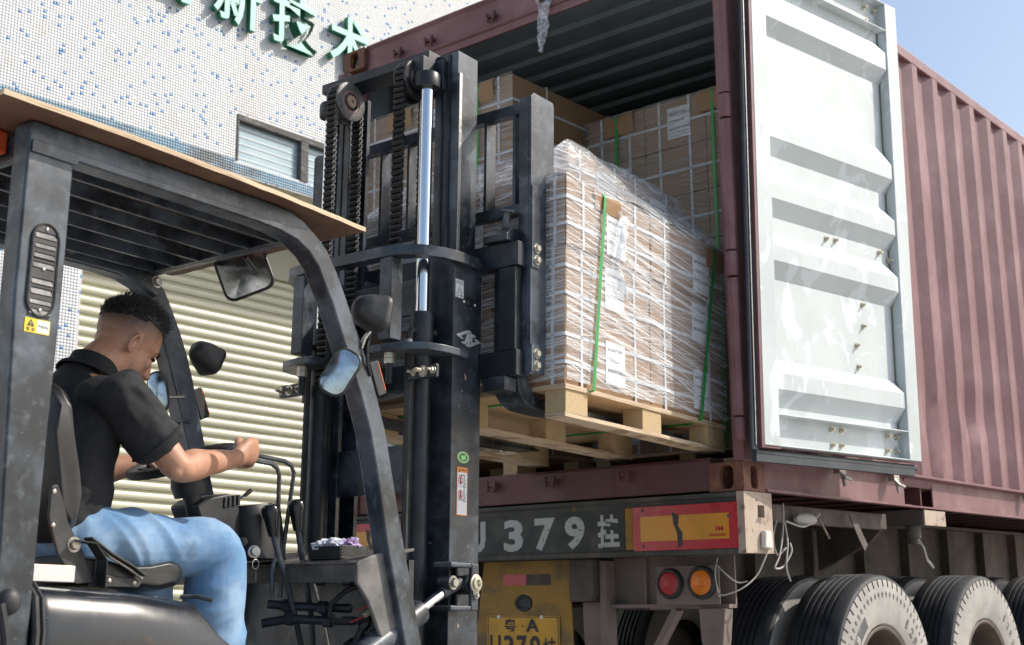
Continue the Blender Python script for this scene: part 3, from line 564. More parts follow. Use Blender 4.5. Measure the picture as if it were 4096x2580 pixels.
# frame rails, outriggers, twist locks
for x in (.70, 1.74):
    b = MB(); b.box((x-.008, .226, -.46), (x+.008, 11.5, -.022)); b.box((x-.07, .226, -.021), (x+.07, 11.5, -.004)); b.box((x-.07, .226, -.478), (x+.07, 11.5, -.461))
    for k in range(14): y = .55+k*.62; b.box((x+.0085, y, -.459), (x+.065, y+.014, -.023))
    part("frame_rail", b, GRIME, tl, 0)
for k in range(10): part("frame_crossmember", MB().box((.78, .8+k*1.1, -.36), (1.66, .9+k*1.1, -.10)), GRIME, tl, 0)
part("side_rail", MB().box((2.285, .226, -.108), (2.318, 1.60, -.028)), GRIME, tl, 0, bevel=.006)
for y0 in (1.79, 6.2):
    b = MB(); b.box((1.82, y0, -.082), (2.43, y0+.27, -.0015)); b.prism([(1.82, -.0825), (2.20, -.0825), (2.12, -.16), (1.82, -.30)], 'y', y0+.02, y0+.06); part("outrigger", b, GRIME, tl, 0, bevel=.004)
    part("outrigger_end", MB().box((2.4305, y0+.002, -.080), (2.438, y0+.268, -.0035)), PALEG, tl, 0)
    b = MB().lathe([(.038, 0), (.038, .06), (.028, .064), (.028, .09)], (2.36, y0+.03, -.083), (0, 0, -1), 14); tw = part("twist_lock", b, GRIME, tl)
    part("lock_handle", MB().tube([(2.40, y0-.01, -.150), (2.42, y0+.0, -.19), (2.42, y0+.03, -.25), (2.43, y0+.075, -.285)], .01, 4, flat=(.034, .010)), STEEL, tw, 0)
part("hanging_strap", MB().tube([(2.36, 1.115, -.045), (2.37, 1.13, -.09), (2.38, 1.16, -.15), (2.385, 1.20, -.205)], .01, 4, flat=(.05, .005)), GRIME, tl, 0)
# side marker lamp with its flex, and knotted cords
b = MB().prism([(.118, -.158), (.168, -.160), (.176, -.235), (.110, -.228)], 'x', 2.4365, 2.462); part("side_marker_lamp", b, M("yellowed_white_plastic", (.62, .60, .54), rough=(.35, .5, 9)), tl, 0, bevel=.008, seg=3)
def cord(pts, r, n=24):
    P = [Vector(p) for p in pts]; out = []
    for i in range(len(P)-1):
        a, b, c, d = P[max(i-1, 0)], P[i], P[i+1], P[min(i+2, len(P)-1)]
        for k in range(n//4): t = k/(n//4); out.append(.5*((2*b)+(c-a)*t+(2*a-5*b+4*c-d)*t*t+(3*b-a-3*c+d)*t**3))
    out.append(P[-1]); return MB().tube(out, r, 6)
part("lamp_wire", cord([(2.45, .15, -.236), (2.445, .12, -.28), (2.43, .08, -.34), (2.40, .01, -.39), (2.33, -.02, -.415), (2.26, .05, -.40)], .0035), WIRE, tl)
part("lamp_wire", cord([(2.23, .10, -.29), (2.29, .02, -.30), (2.34, -.01, -.33), (2.37, .03, -.365), (2.40, .06, -.36)], .003), WIRE, tl)
part("lamp_wire", cord([(2.235, .11, -.262), (2.225, .10, -.33), (2.24, .10, -.42)], .003), WIRE, tl)
for pts in ([(2.36, .46, -.03), (2.37, .44, -.10), (2.39, .38, -.19), (2.40, .33, -.26), (2.40, .29, -.305), (2.40, .36, -.30), (2.41, .42, -.24), (2.40, .43, -.20)], [(2.37, .45, -.11), (2.40, .41, -.20), (2.41, .37, -.30), (2.41, .40, -.36)], [(2.37, .46, -.105), (2.38, .60, -.125), (2.37, .72, -.09), (2.36, .80, -.06)], [(2.33, .45, -.10), (2.36, .36, -.18), (2.37, .37, -.25), (2.38, .43, -.22)]):
    part("tied_cord", cord(pts, .0045), WIRE, tl)
part("cord_bundle", MB().sphere((2.36, .66, -.09), (.03, .10, .028), 10, 8), WIRE, tl)
part("red_tag", MB().tube([(2.34, .80, -.06), (2.36, .83, -.12), (2.37, .86, -.17)], .004, 4, flat=(.012, .004)), PALEG, tl, 0)
# suspension hanger with round holes, seen far right
for y in (2.05, 3.30, 4.6):
    b = MB(); b.prism([(y, -.48), (y+.5, -.48), (y+.42, -.62), (y+.08, -.62)], 'x', 1.76, 1.775); part("spring_hanger", b, GRIME, tl, 0)
    for dy in (.14, .30): part("hanger_hole", MB().lathe([(.05, 0), (.05, .002)], (1.7755, y+dy, -.545), (1, 0, 0), 16), PINKG, tl)
# wheels
def tyre_profile(w2=.140, Ro=.54):
    p = [(.296, -w2*.72), (.315, -w2*.90), (.36, -w2*.985), (.42, -w2*1.0), (.475, -w2*.985), (.513, -w2*.945)]
    tr = [(.527, -w2*.90), (.535, -w2*.80)]
    xs = [-.060, -.030, 0, .030, .060]; q = []
    for x in xs: q += [(Ro, x-.0075), (Ro-.011, x-.005), (Ro-.011, x+.005), (Ro, x+.0075)]
    tr += q; tr += [(r, -h) for r, h in reversed([(.527, -w2*.90), (.535, -w2*.80)])]
    return p+tr+[(r, -h) for r, h in reversed(p)]
tm = MB().lathe(tyre_profile(), (0, 0, 0), (1, 0, 0), 72)
tm.f = tm.f[:-2]; tyre = tm.mesh("tyre", 32); tyre.materials.append(SIDEW); tyre.materials.append(TREAD)
for p in tyre.polygons:
    c = p.center; rr = math.hypot(c.y, c.z); p.material_index = 1 if rr > .516 and abs(c.x) < .134 else 0
rimb = MB().lathe([(.300, .112), (.303, .120), (.298, .124), (.288, .122), (.280, .10), (.272, .05), (.258, -.02), (.215, -.03), (.17, -.012), (.135, -.005), (.13, .03), (.118, .10), (.105, .105), (.0, .105)][::-1], (0, 0, 0), (1, 0, 0), 48); rimb.f = rimb.f[:-1]
rim = rimb.mesh("rim", 30); rim.materials.append(RIMM)
nut = MB().lathe([(.018, 0), (.018, .022), (.012, .04), (0, .04)], (0, 0, 0), (1, 0, 0), 6).mesh("wheel_nut", 30)
TC = [1.175, 2.44, 3.71]
for y in TC:
    for x, outer in ((2.332, 1), (1.985, 0), (.106, 1), (.453, 0)):
        flip = Matrix.Rotation(math.pi, 4, 'Z') if x < 1.2 else Matrix.Identity(4)
        wo = put("wheel", rim, RIMM, tl, (x, y, -.866), flip @ Matrix.Rotation(rnd.random()*6, 4, 'X'))
        put("tyre", tyre, None, wo)
        if outer and x > 1.2:
            for k in range(10): a = k*math.pi/5; put("wheel_nut", nut, RIMM, wo, (.0, .155*math.cos(a), .155*math.sin(a)))
# raised print on the first two sidewalls
SWX = 2.332+.1405
DARKS = M("dark_sidewall_print", (.085, .085, .082), [((.2, .2, .19), 30, .45, .7, .6)], rough=(.7, .8, 20))
wh = [c for c in tl.children if c.name.startswith("wheel")]
def arc_print(s, yc, r, a0, da, size, mt, bold=.02, name="sidewall_lettering"):
    for k, ch in enumerate(s):
        if ch == ' ': continue
        a = a0-da*k                                  # angle from +Y axis, counter-clockwise seen from +X
        me = text_fit(ch, -size*.36, 0, size*.36 if ch not in "1." else size*.1, size if ch != '.' else size*.2, bold)
        rot = Matrix.Rotation(a-math.pi/2, 4, 'X') @ ON_XPOS
        put(name, me, mt, tl, (SWX, yc+r*math.cos(a), -.866+r*math.sin(a)), rot)
b = MB()
for k in range(27):
    a = R(160-k*5.2); ca, sa = math.cos(a), math.sin(a); P = lambda r, t: (SWX, TC[0]+r*ca-t*sa, -.866+r*sa+t*ca)
    b.add([P(.462, 0), P(.440, .012), P(.447, .003), P(.432, .003), P(.432, -.003), P(.447, -.003), P(.440, -.012)], [tuple(range(7))])
part("sidewall_marks", b, DARKS, tl, 0, kind="stuff")
b = MB(); aa = [R(170-k*3) for k in range(17)]
b.add([(SWX-.0002, TC[0]+r*math.cos(a), -.866+r*math.sin(a)) for r in (.355, .412) for a in aa], [(i, i+1, 18+i, 17+i) for i in range(16)]); part("sidewall_band", b, DARKS, tl, 0)
arc_print("H58", TC[0], .362, R(157), R(8.5), .042, SIDEW, .03)
arc_print("12R22.5", TC[0], .362, R(52), R(8.5), .045, DARKS, .02); arc_print("12R22.5", TC[1], .375, R(50), R(8.0), .04, DARKS, .02)
bl = MB()
for yc in TC[:2]:
    for k in range(60):
        a = R(k*6); ca, sa = math.cos(a), math.sin(a); bl.tube([(2.332+.139, yc+.482*ca, -.866+.482*sa), (2.332+.1335, yc+.516*ca, -.866+.516*sa)], .0022, 4)
part("shoulder_ribs", bl, DARKS, tl, 0, kind="stuff")
# ================================================================== cargo
_CM = {}
def carton_mesh(sx, sy, sz):
    k = (round(sx, 3), round(sy, 3), round(sz, 3))
    if k not in _CM:
        bm = bmesh.new(); bmesh.ops.create_cube(bm, size=1.0); bmesh.ops.scale(bm, vec=(sx, sy, sz), verts=bm.verts)
        bmesh.ops.subdivide_edges(bm, edges=bm.edges, cuts=3, use_grid_fill=True)
        for v in bm.verts:
            n = Vector((v.co.x/sx, v.co.y/sy, v.co.z/sz))*2; e = [1-abs(c)**2 for c in n]
            bul = .006; v.co.x += (n.x > .99)*bul*e[1]*e[2]-(n.x < -.99)*bul*e[1]*e[2]; v.co.y += (n.y > .99)*bul*e[0]*e[2]-(n.y < -.99)*bul*e[0]*e[2]
            v.co += Vector((rnd.uniform(-1, 1), rnd.uniform(-1, 1), rnd.uniform(-1, 1)))*.0012
        me = bpy.data.meshes.new("carton"); bm.to_mesh(me); bm.free(); me.materials.append(CARD)
        me.polygons.foreach_set("use_smooth", [True]*len(me.polygons)); me.set_sharp_from_angle(angle=R(40)); _CM[k] = me
    return _CM[k]
_BM = {}
def band_mesh(axis, sx, sy, sz, w=.013, e=.0065, t=.0012):
    k = (axis, round(sx, 3), round(sy, 3), round(sz, 3))
    if k not in _BM:
        a, b = {'x': (sy, sz), 'y': (sx, sz), 'z': (sx, sy)}[axis]; m = MB(); A, B = a/2+e, b/2+e
        out = [(-A, -B), (A, -B), (A, B), (-A, B)]; inn = [(-A+t, -B+t), (A-t, -B+t), (A-t, B-t), (-A+t, B-t)]
        P = lambda p, h: {'x': (h, p[0], p[1]), 'y': (p[0], h, p[1]), 'z': (p[0], p[1], h)}[axis]
        vs = [P(p, s*w/2) for s in (-1, 1) for p in out]+[P(p, s*w/2) for s in (-1, 1) for p in inn]
        fs = []
        for i in range(4):
            j = (i+1) % 4; fs += [(i, j, 4+j, 4+i), (8+i, 8+j, j, i), (4+i, 4+j, 12+j, 12+i)]
        m.add(vs, fs); me = m.mesh("strap", 0); me.materials.append(STRAPW); _BM[k] = me
    return _BM[k]
LW, LH = .135, .165
lab_me = MB().box((-LW/2, -LH/2, 0), (LW/2, LH/2, .0006)).mesh("shipping_label", 0); lab_me.materials.append(PAPERW)
def lines_mesh(rows):
    vs, fs = [], []; N = len(rows)
    for i, s in enumerate(rows):
        me = text_mesh(s, .0175, .0004); o = len(vs)
        vs += [(v.co.x*.92-LW/2+.012, v.co.y+LH/2-.038-i*(LH-.045)/N, .0011) for v in me.vertices]; fs += [tuple(o+q for q in p.vertices) for p in me.polygons]
    m = bpy.data.meshes.new("label_text"); m.from_pydata(vs, [], fs); m.update(); m.materials.append(INK); return m
TX_A = [lines_mesh(["MANAVIT BKK", "CTN.NO.%d" % k, "MADE IN CHINA"]) for k in (111, 114, 102, 106)]
TX_B = lines_mesh(["PRODUCT: CASTERS", "CODE", "TYPE", "WT. BRAKE", "G.W.  23.0 KGS"])
def carton(frame, lo, hi, label, group, bands=(("z", .30), ("z", .70), ("y", .17), ("y", .80), ("x", .85)), stick=None, yaw=0.0):
    s = [hi[i]-lo[i]-.004 for i in range(3)]; c = [(hi[i]+lo[i])/2 for i in range(3)]
    o = bpy.data.objects.new("carton", carton_mesh(*s)); COL.objects.link(o)
    o.matrix_world = frame @ T((c[0], c[1], c[2])) @ Matrix.Rotation(yaw, 4, 'Z')
    props(o, label, "carton", group)
    for ax, fr in bands:
        i = 'xyz'.index(ax); loc = [0, 0, 0]; loc[i] = (fr-.5)*s[i]
        b = bpy.data.objects.new("strap", band_mesh(ax, *s)); COL.objects.link(b); b.parent = o; b.location = loc
    if stick:
        face, u, v, tx = stick
        l = bpy.data.objects.new("shipping_label", lab_me); COL.objects.link(l); l.parent = o
        if face == 'x': l.matrix_local = T((s[0]/2+.0085, u, v)) @ ON_XPOS
        else: l.matrix_local = T((u, -s[1]/2-.0085, v)) @ ON_YNEG
        t = bpy.data.objects.new("label_text", tx); COL.objects.link(t); t.parent = l
    return o
def pallet(frame, x0, x1, y0, y1, z0, label, group, w=.088, three=True):
    """plywood deck on chip blocks and three bottom runners along y"""
    p = thing("wooden_pallet", label, "pallet", frame, ((x0+x1)/2, (y0+y1)/2, z0), group)
    xs = [x0, (x0+x1)/2-w/2, x1-w]; ys = [y0+.004, (y0+y1)/2-.07, y1-.144]
    bm_ = MB().box((0, 0, 0), (w, .14, .083)).mesh("chip_block", 0)
    for x in xs:
        r = part("runner", MB().box((x, y0, z0), (x+w, y1, z0+.016)), [PLYE], p, 0, bevel=.0015)
        for y in ys: put("chip_block", bm_, CHIP, p, (x, y, z0+.016))
    part("deck", MB().box((x0-.012, y0-.006, z0+.099), (x1+.006, y1+.006, z0+.1175)), PLYW, p, 0, bevel=.001)
    e = MB(); e.box((x0-.0125, y0-.0068, z0+.0995), (x1+.0065, y0-.0061, z0+.117)); e.box((x1+.0061, y0-.006, z0+.0995), (x1+.0068, y1+.006, z0+.117)); part("deck_edge", e, PLYE, p, 0)
    return p
def strapline(frame, pts, label, w=.016):
    return single("green_strap", MB().tube(pts, .01, 4, flat=(w, .0015), up=None), STRAPG, label, "strap", frame, "green straps round the loads", smooth=0)
def pad(frame, o, du, dn, dv, w, h1, h2, label):
    """bent cardboard edge pad: a flap down the face, a flap over the top"""
    o, du, dn, dv = map(Vector, (o, du, dn, dv)); t = .004; m = MB(); prof = [(0, -h1), (0, -.02), (-.012, .004), (-.03, .010), (-h2, .012)]
    n = len(prof); vs = []
    for s in (0, 1):
        for tt in (0, t):
            for a, b in prof: vs.append(o+du*(w*s)+dn*(a+tt+.006*math.sin(b*30+s*2))+dv*(b+tt*.6))
    fs = [(i, i+1, 2*n+i+1, 2*n+i) for i in range(n-1)]+[(n+i, 3*n+i, 3*n+i+1, n+i+1) for i in range(n-1)]+[(i, n+i, n+i+1, i+1) for i in range(n-1)]+[(2*n+i, 2*n+i+1, 3*n+i+1, 3*n+i) for i in range(n-1)]+[(0, 2*n, 3*n, n), (n-1, 2*n-1, 4*n-1, 3*n-1)]
    m.add(vs, fs); return single("cardboard_pad", m, CARDD, label, "cardboard pad", frame, "cardboard pads under the straps", smooth=0)

# ---- the pallet on the forks (frame FF)
LX0, LX1, LY0, LY1, LZ = -.36, .638, .314, 1.514, .2185
pallet(FF, LX0, LX1, LY0, LY1, LZ, "plywood pallet with chip blocks lifted on the forks, carrying the shiny wrapped load", None)
zb = LZ+.118; ch = .2595; cw = (LX1-LX0)/3; rows = ("bottom", "second", "third"); cols = ("far", "middle", "right-hand")
for k in range(3):
    for i in range(3):
        for j in range(2):
            y0 = LY0+j*.601; st = None
            if i == 2: st = ('x', .03 if j == 0 else .10, (-.01, .02, -.03)[k], TX_A[(k+2*j) % 4])
            if i in (0, 1) and j == 0: st = ('y', .06, -.02, TX_B)
            jit = (0.0, -.012, .010)[k] if i == 2 else 0
            carton(FF, (LX0+i*cw, y0+abs(jit), zb+k*ch), (LX0+(i+1)*cw+(jit if i == 2 else 0)*.5, y0+.596+abs(jit)*.5, zb+(k+1)*ch),
                   "strapped carton of the lifted load, %s layer, %s column, %s the mast" % (rows[k], cols[i], "nearest" if j == 0 else "farther from"), "cartons of the wrapped load on the forks", stick=st)
for i in range(2):
    for j in range(2):
        carton(FF, (LX0+.02+i*.39, .64+j*.43, zb+3*ch), (LX0+.02+i*.39+.386, .64+j*.43+.425, zb+4*ch), "strapped carton on top of the lifted load, %s column, %s the mast" % (("far", "right-hand")[i], "nearer" if j == 0 else "farther from"), "cartons of the wrapped load on the forks", stick=('x', .05, 0, TX_A[2]) if i else None)
FILM = film_mat("shiny_stretch_film", .74, (2.0, 2.0, 135), 7, .14, .15, hi=.66, lo=.50)
FILMT = film_mat("bunched_stretch_film", .55, (14, 5, 60), 25, .26, .13, hi=.68, lo=.50)
FILMD = film_mat("dull_stretch_film", .52, (3.0, 3.0, 210), 2.5, .07, .30, tint=(.52, .51, .47), hi=.64, lo=.47)
ztop = zb+3*ch; ztt = zb+4*ch
def wob(p, a=.004, s=9): v = Vector(p); return Vector((noise.noise(v*s), noise.noise(v*s+Vector((7, 1, 3))), noise.noise(v*s+Vector((2, 9, 5)))))*a
wr = thing("stretch_wrap", "glossy clear stretch film wrapped round the lifted carton load", "plastic film", FF, (.139, .914, zb))
def face_x(u, v): p = (LX1+.011, LY0-.008+u*(LY1-LY0+.016), zb+.012+v*(ztop-zb-.004)); w_ = wob(p); return (p[0]+.002+abs(w_.x), p[1], p[2])
part("film_side", MB().grid(face_x, 60, 40), FILM, wr, 60, recalc=False)
def face_y(u, v): p = (LX0-.008+u*(LX1-LX0+.02), LY0-.011, zb+.012+v*(ztop-zb-.004)); w_ = wob(p); return (p[0], p[1]-.002-abs(w_.y), p[2])
part("film_side", MB().grid(face_y, 50, 40), FILM, wr, 60, recalc=False)
# sloping film from the low edges up to the tall rear columns
def slope(u, v):
    x = LX1+.012-v*(LX1-.425); y = LY0-.008+u*(LY1-LY0+.012); lim = .60
    z = ztop+.01+(ztt+.012-ztop)*(v**.85)*min(1, max(0, (y-LY0+.02)/.34))**.8
    z -= .03*math.sin(math.pi*v)*min(1, (y-LY0)/.3+.1); w_ = wob((x, y, z), .012, 8); return (x, y, z+w_.z)
part("film_slope", MB().grid(slope, 60, 24), FILMT, wr, 60, recalc=False)
def slope2(u, v):
    x = LX0-.006+u*(.43-LX0); y = LY0-.012+v*.345; z = ztop+.008+(ztt+.012-ztop)*v**.9; w_ = wob((x, y, z), .010, 9); return (x, y, z+w_.z*.8)
part("film_slope", MB().grid(slope2, 40, 20), FILMT, wr, 60, recalc=False)
part("film_top", MB().grid(lambda u, v: (LX0+u*(.43-LX0), .655+v*.86, ztt+.012+wob((u*3, v*3, 1), .006, 3).z), 20, 20), FILM, wr, 60, recalc=False)
def bunch(u, v):
    y = .70-.10*v+.30*max(0, v-.62)+(u-.5)*(.10-.04*v); z = 1.06-.34*v; return (LX1+.018+.016*noise.noise(Vector((u*4, v*9, 3)))+.010*math.sin(u*9+v*4), y+.012*noise.noise(Vector((u*3, v*6, 8))), z+.01*noise.noise(Vector((u*5, v*5, 2))))
part("film_bunch", MB().grid(bunch, 16, 40), FILMT, wr, 60, recalc=False)
strapline(FF, [(.20, .60, ztop+.13), (.46, .58, ztop+.08), (.648, .561, ztop-.005), (.662, .555, ztop-.03), (.660, .469, .345), (.660, .466, .330), (.600, .464, .3135), (-.30, .455, .3135)], "bright green strap over the wrapped load on the side nearer the mast")
strapline(FF, [(.40, 1.46, ztop+.10), (.648, 1.446, ztop-.002), (.662, 1.44, ztop-.02), (.660, 1.282, .345), (.660, 1.279, .330), (.600, 1.278, .3135), (-.30, 1.27, .3135)], "bright green strap over the wrapped load at its far end, next to the container post")
pad(FF, (.652, .50, ztop-.01), (0, 1, 0), (1, 0, 0), (0, 0, 1), .17, .075, .10, "cardboard pad under the green strap at the near top edge of the lifted load")
pad(FF, (.652, 1.37, ztop-.01), (0, 1, 0), (1, 0, 0), (0, 0, 1), .16, .10, .12, "cardboard pad under the green strap at the far top corner of the lifted load")

# ---- stacks standing inside the container (frame FC)
def stack(x0, y0, nx, ny, nz, cx, cy, cz, where, gname, fronts=True):
    pallet(FC, x0, x0+nx*cx, y0, y0+ny*cy, .1505, "wooden pallet under the %s" % where, "pallets on the container floor")
    z0 = .1505+.118; nm = ["bottom", "second", "third", "fourth", "fifth", "sixth", "seventh", "eighth"]; cn = ["left", "middle", "right"]
    for k in range(nz):
        for i in range(nx):
            for j in range(ny):
                if j > 0 and i < nx-1 and k < nz-1: continue
                st = None
                if j == 0 and (k*3+i*2) % 5 < 2: st = ('y', .03, 0, TX_B if k % 2 else TX_A[k % 4])
                carton(FC, (x0+i*cx, y0+j*cy, z0+k*cz), (x0+(i+1)*cx-.002, y0+(j+1)*cy-.002, z0+(k+1)*cz), "%s layer %s carton of the %s%s" % (nm[k], cn[i], where, "" if ny == 1 or j == 0 else ", rear row"), gname, bands=(("z", .5), ("x", .25), ("x", .75), ("y", .5)), stick=st)
    zt = z0+nz*cz
    f = thing("stretch_wrap", "dull clear film round the %s" % where, "plastic film", FC, (x0+nx*cx/2, y0, z0))
    def ff(u, v): p = (x0-.01+u*(nx*cx+.02), y0-.011, z0+.005+v*(zt-z0)); w_ = wob(p, .005, 8); return (p[0], p[1]-.002-abs(w_.y), p[2])
    part("film_front", MB().grid(ff, 40, 60), FILMD, f, 60, recalc=False)
    return zt
zl = stack(.06, .105, 3, 2, 7, .3640, .55, .2745, "left-hand stack at the container mouth", "cartons of the left stack in the container")
zr = stack(1.205, .665, 3, 2, 7, .3640, .55, .2550, "right-hand stack behind the lifted load", "cartons of the right stack in the container")
stack(.06, 1.32, 3, 1, 7, .3640, .55, .2700, "stack deeper inside behind the left one", "cartons deeper in the container")
for x, y, zt, lab in ((.93, .105, zl, "green strap down the left-hand stack, right beside the mast"), (.345, .105, zl, "green strap down the left-hand stack, seen through the mast"), (1.405, .665, zr, "green strap down the right-hand stack on its left part"), (1.985, .665, zr, "green strap down the right-hand stack next to the red post")):
    strapline(FC, [(x, y+.4, zt+.016), (x, y+.02, zt+.016), (x, y-.022, zt-.01), (x-.004, y-.022, .27), (x-.004, y-.004, .255), (x-.004, y+.3, .252)], lab)
    pad(FC, (x-.085, y-.016, zt-.004), (1, 0, 0), (0, -1, 0), (0, 0, 1), .19, .11, .10, lab.replace("green strap down", "cardboard pad topping the strap of").replace("right beside", "beside"))
    if "left part" in lab: single("strap_seal", MB().box((x-.012, y-.028, zt-.42), (x+.012, y-.0225, zt-.36)), STEEL, "metal seal clip on the green strap of the right-hand stack", "strap seal", FC)
# ================================================================== forklift (frame FF; z = 0 at the container's underside)
GZ = -ZC
fk = thing("forklift", "worn black forklift carrying a wrapped pallet load up to the container", "forklift", FF, (0, -.9, GZ+.02))
def P(name, mb, mat=BLACK, bevel=.004, smooth=35, par=None, **k): return part(name, mb, mat, par or fk, smooth, bevel, **k)
# --- overhead guard
out = [(-1.74, .688), (-1.728, .6945), (-.95, .6945), (-.872, .690), (-.815, .674), (-.756, .637), (-.715, .607), (-.686, .569), (-.665, .540), (-.641, .500), (-.614, .454), (-.554, .352), (-.518, .282), (-.472, .188), (-.429, .085), (-.388, -.057), (-.325, -.27), (-.233, -.562), (-.115, -.93)]
inn = [(-.20, -.93), (-.313, -.561), (-.405, -.27), (-.465, -.04), (-.500, .076), (-.542, .172), (-.573, .234), (-.603, .291), (-.630, .340), (-.669, .414), (-.693, .456), (-.722, .500), (-.751, .546), (-.789, .580), (-.848, .609), (-.92, .621), (-.999, .625), (-1.60, .625), (-1.61, .615), (-1.61, .28), (-1.616, -.20), (-1.617, -.95), (-1.712, -.95), (-1.712, -.34), (-1.737, .26)]
outl = [(-1.74, .688), (-1.728, .6945), (-.86, .6945), (-.79, .688), (-.735, .672), (-.692, .652), (-.657, .622), (-.618, .559), (-.577, .486), (-.541, .411), (-.508, .325), (-.478, .231), (-.443, .124), (-.414, .03), (-.385, -.057), (-.325, -.27), (-.233, -.562), (-.115, -.93)]
innl = [(-.20, -.93), (-.313, -.561), (-.405, -.27), (-.457, -.043), (-.533, .155), (-.577, .273), (-.62, .377), (-.666, .480), (-.709, .570), (-.76, .612), (-.82, .630), (-.90, .636), (-1.60, .636), (-1.61, .625), (-1.61, .28), (-1.616, -.20), (-1.617, -.95), (-1.712, -.95), (-1.712, -.34), (-1.737, .26)]
for x0, x1 in ((.402, .470), (-.440, -.372)):
    gd = P("guard_frame", MB().prism(out+inn if x0 > 0 else outl+innl, 'x', x0, x1), BLACK, .010)
    if x0 > 0:
        P("guard_flange", MB().prism([(-1.732, .612), (-1.732, .644), (-1.0, .642), (-.92, .637), (-.85, .626), (-.79, .598), (-.789, .580), (-.848, .609), (-.92, .621), (-1.0, .6245), (-1.60, .6245), (-1.605, .612)], 'x', .4705, .476), BLACK, .002, par=gd)
m = MB(); m.box((-.371, -1.715, .615), (.401, -1.695, .686)); P("guard_crossbar", m, BLACK)
m = MB(); m.box((-.371, -.755, .655), (.401, -.740, .692)); m.box((-.371, -.739, .655), (.401, -.71, .662)); P("guard_crossbar", m, BLACK)
for x in (-.315, -.20, -.08, .04, .16, .28): m = MB(); m.box((x-.006, -1.69, .652), (x+.006, -.757, .692)); P("roof_rail", m, BLACK, .0015)
m = MB(); m.prism([(-1.30, .642), (-1.30, .692), (-.80, .692), (-.72, .66), (-.685, .60), (-.70, .585), (-.76, .612), (-.86, .638)], 'x', -.371, -.355); P("guard_gusset", m, BLACK)
for y, z in ((-.707, .636), (-1.05, .672)):
    P("guard_bolt", MB().hexbolt((-.354, y, z), (1, 0, 0), .015, .014), STEEL, 0)
# louvred vent let into the right pillar, with its warning plate
vs = MB(); cyv = -1.670; hw = .036
prof = [(cyv+hw*math.cos(a), .400+.043*math.sin(a)) for a in [math.pi*k/10 for k in range(11)]]+[(cyv+hw*math.cos(a)-.0, .252+.040*math.sin(a)) for a in [math.pi+math.pi*k/10 for k in range(11)]]
# plate drawn as strips so that the slots stay open
zs = []; slots = [.414-.0245*k for k in range(4)]+[.300-.0245*k for k in range(4)]
vp = MB(); rim_ = MB().tube([(.4735, p[0], p[1]) for p in prof+prof[:1]], .0035, 6)
def hwid(z):
    if z > .400: return hw*math.sqrt(max(0, 1-((z-.400)/.043)**2))
    if z < .252: return hw*math.sqrt(max(0, 1-((.252-z)/.040)**2))
    return hw
zz = sorted(set([.212+.231*k/40 for k in range(41)])); 
for a, b in zip(zz[:-1], zz[1:]):
    mid = (a+b)/2; wv = min(hwid(a), hwid(b)) or max(hwid(a), hwid(b))*.5
    if any(s-.0125 < mid < s+.004 for s in slots):
        vp.box((.4705, cyv-wv, a), (.4735, cyv-.0285, b)); vp.box((.4705, cyv+.0285, a), (.4735, cyv+wv, b))
    else: vp.box((.4705, cyv-wv, a), (.4735, cyv+wv, b))
vent = P("pillar_vent", vp, PLASTIC, 0); P("vent_rim", rim_, PLASTIC, 0, par=vent)
for s in slots: P("louvre", MB().add([(.4710, cyv-.028, s+.003), (.4710, cyv+.028, s+.003), (.4755, cyv+.028, s-.010), (.4755, cyv-.028, s-.010), (.4700, cyv-.028, s+.001), (.4700, cyv+.028, s+.001), (.4740, cyv+.028, s-.012), (.4740, cyv-.028, s-.012)], [(0,1,2,3),(7,6,5,4),(0,4,5,1),(3,2,6,7),(1,5,6,2),(0,3,7,4)]), PLASTIC, 0, par=vent)
P("vent_slot", MB().box((.4702, cyv-.029, .285-.09), (.4704, cyv+.029, .43)), M("vent_dark", (.004, .004, .004), rough=(.9, .9, 1)), 0, par=vent) if False else None
for z in (.428, .328, .226): P("vent_screw", MB().sphere((.474, cyv, z), (.003, .0055, .0055), 10, 6), STEEL, 0, par=vent)
WY = M("yellow_warning_plate", (.72, .56, .03), rough=(.4, .5, 9)); SILV = M("silver_plate", (.62, .63, .62), rough=(.35, .45, 9), metal=.3)
wp = P("warning_plate", MB().box((.4705, -1.705, .170), (.4714, -1.637, .205)), WY, 0)
P("plate_field", MB().box((.4714, -1.672, .1725), (.4718, -1.639, .2025)), SILV, 0, par=wp)
P("warning_triangle", MB().prism([(-1.699, .185), (-1.679, .185), (-1.689, .2025)], 'x', .4714, .4719), INK, 0, par=wp)
put("lettering", text_fit("!", -1.6905, .1865, -1.6880, .1965, .03), WY, wp, (.4722, 0, 0), ON_XPOS)
put("lettering", text_fit("警 告", -1.700, .173, -1.677, .182, .005), INK, wp, (.4720, 0, 0), ON_XPOS)
put("lettering", text_fit("严禁冲水", -1.669, .184, -1.641, .191, .005), INK, wp, (.4724, 0, 0), ON_XPOS)
# rear lamp, hose loop and knob on the pillar
P("rear_lamp", MB().box((.235, -1.765, .635), (.345, -1.717, .695)), LENSA if False else M("orange_red_rear_lens", (.55, .09, .03), rough=(.2, .3, 9)), .008)
P("knob", MB().sphere((.478, -1.68, -.455), (.020, .028, .030), 14, 10), PLASTIC, 0)
P("hose", MB().tube([(.49, -1.71, -.46), (.495, -1.695, -.52), (.49, -1.675, -.62), (.48, -1.66, -.8)], .011, 8), RUBBER, 0)
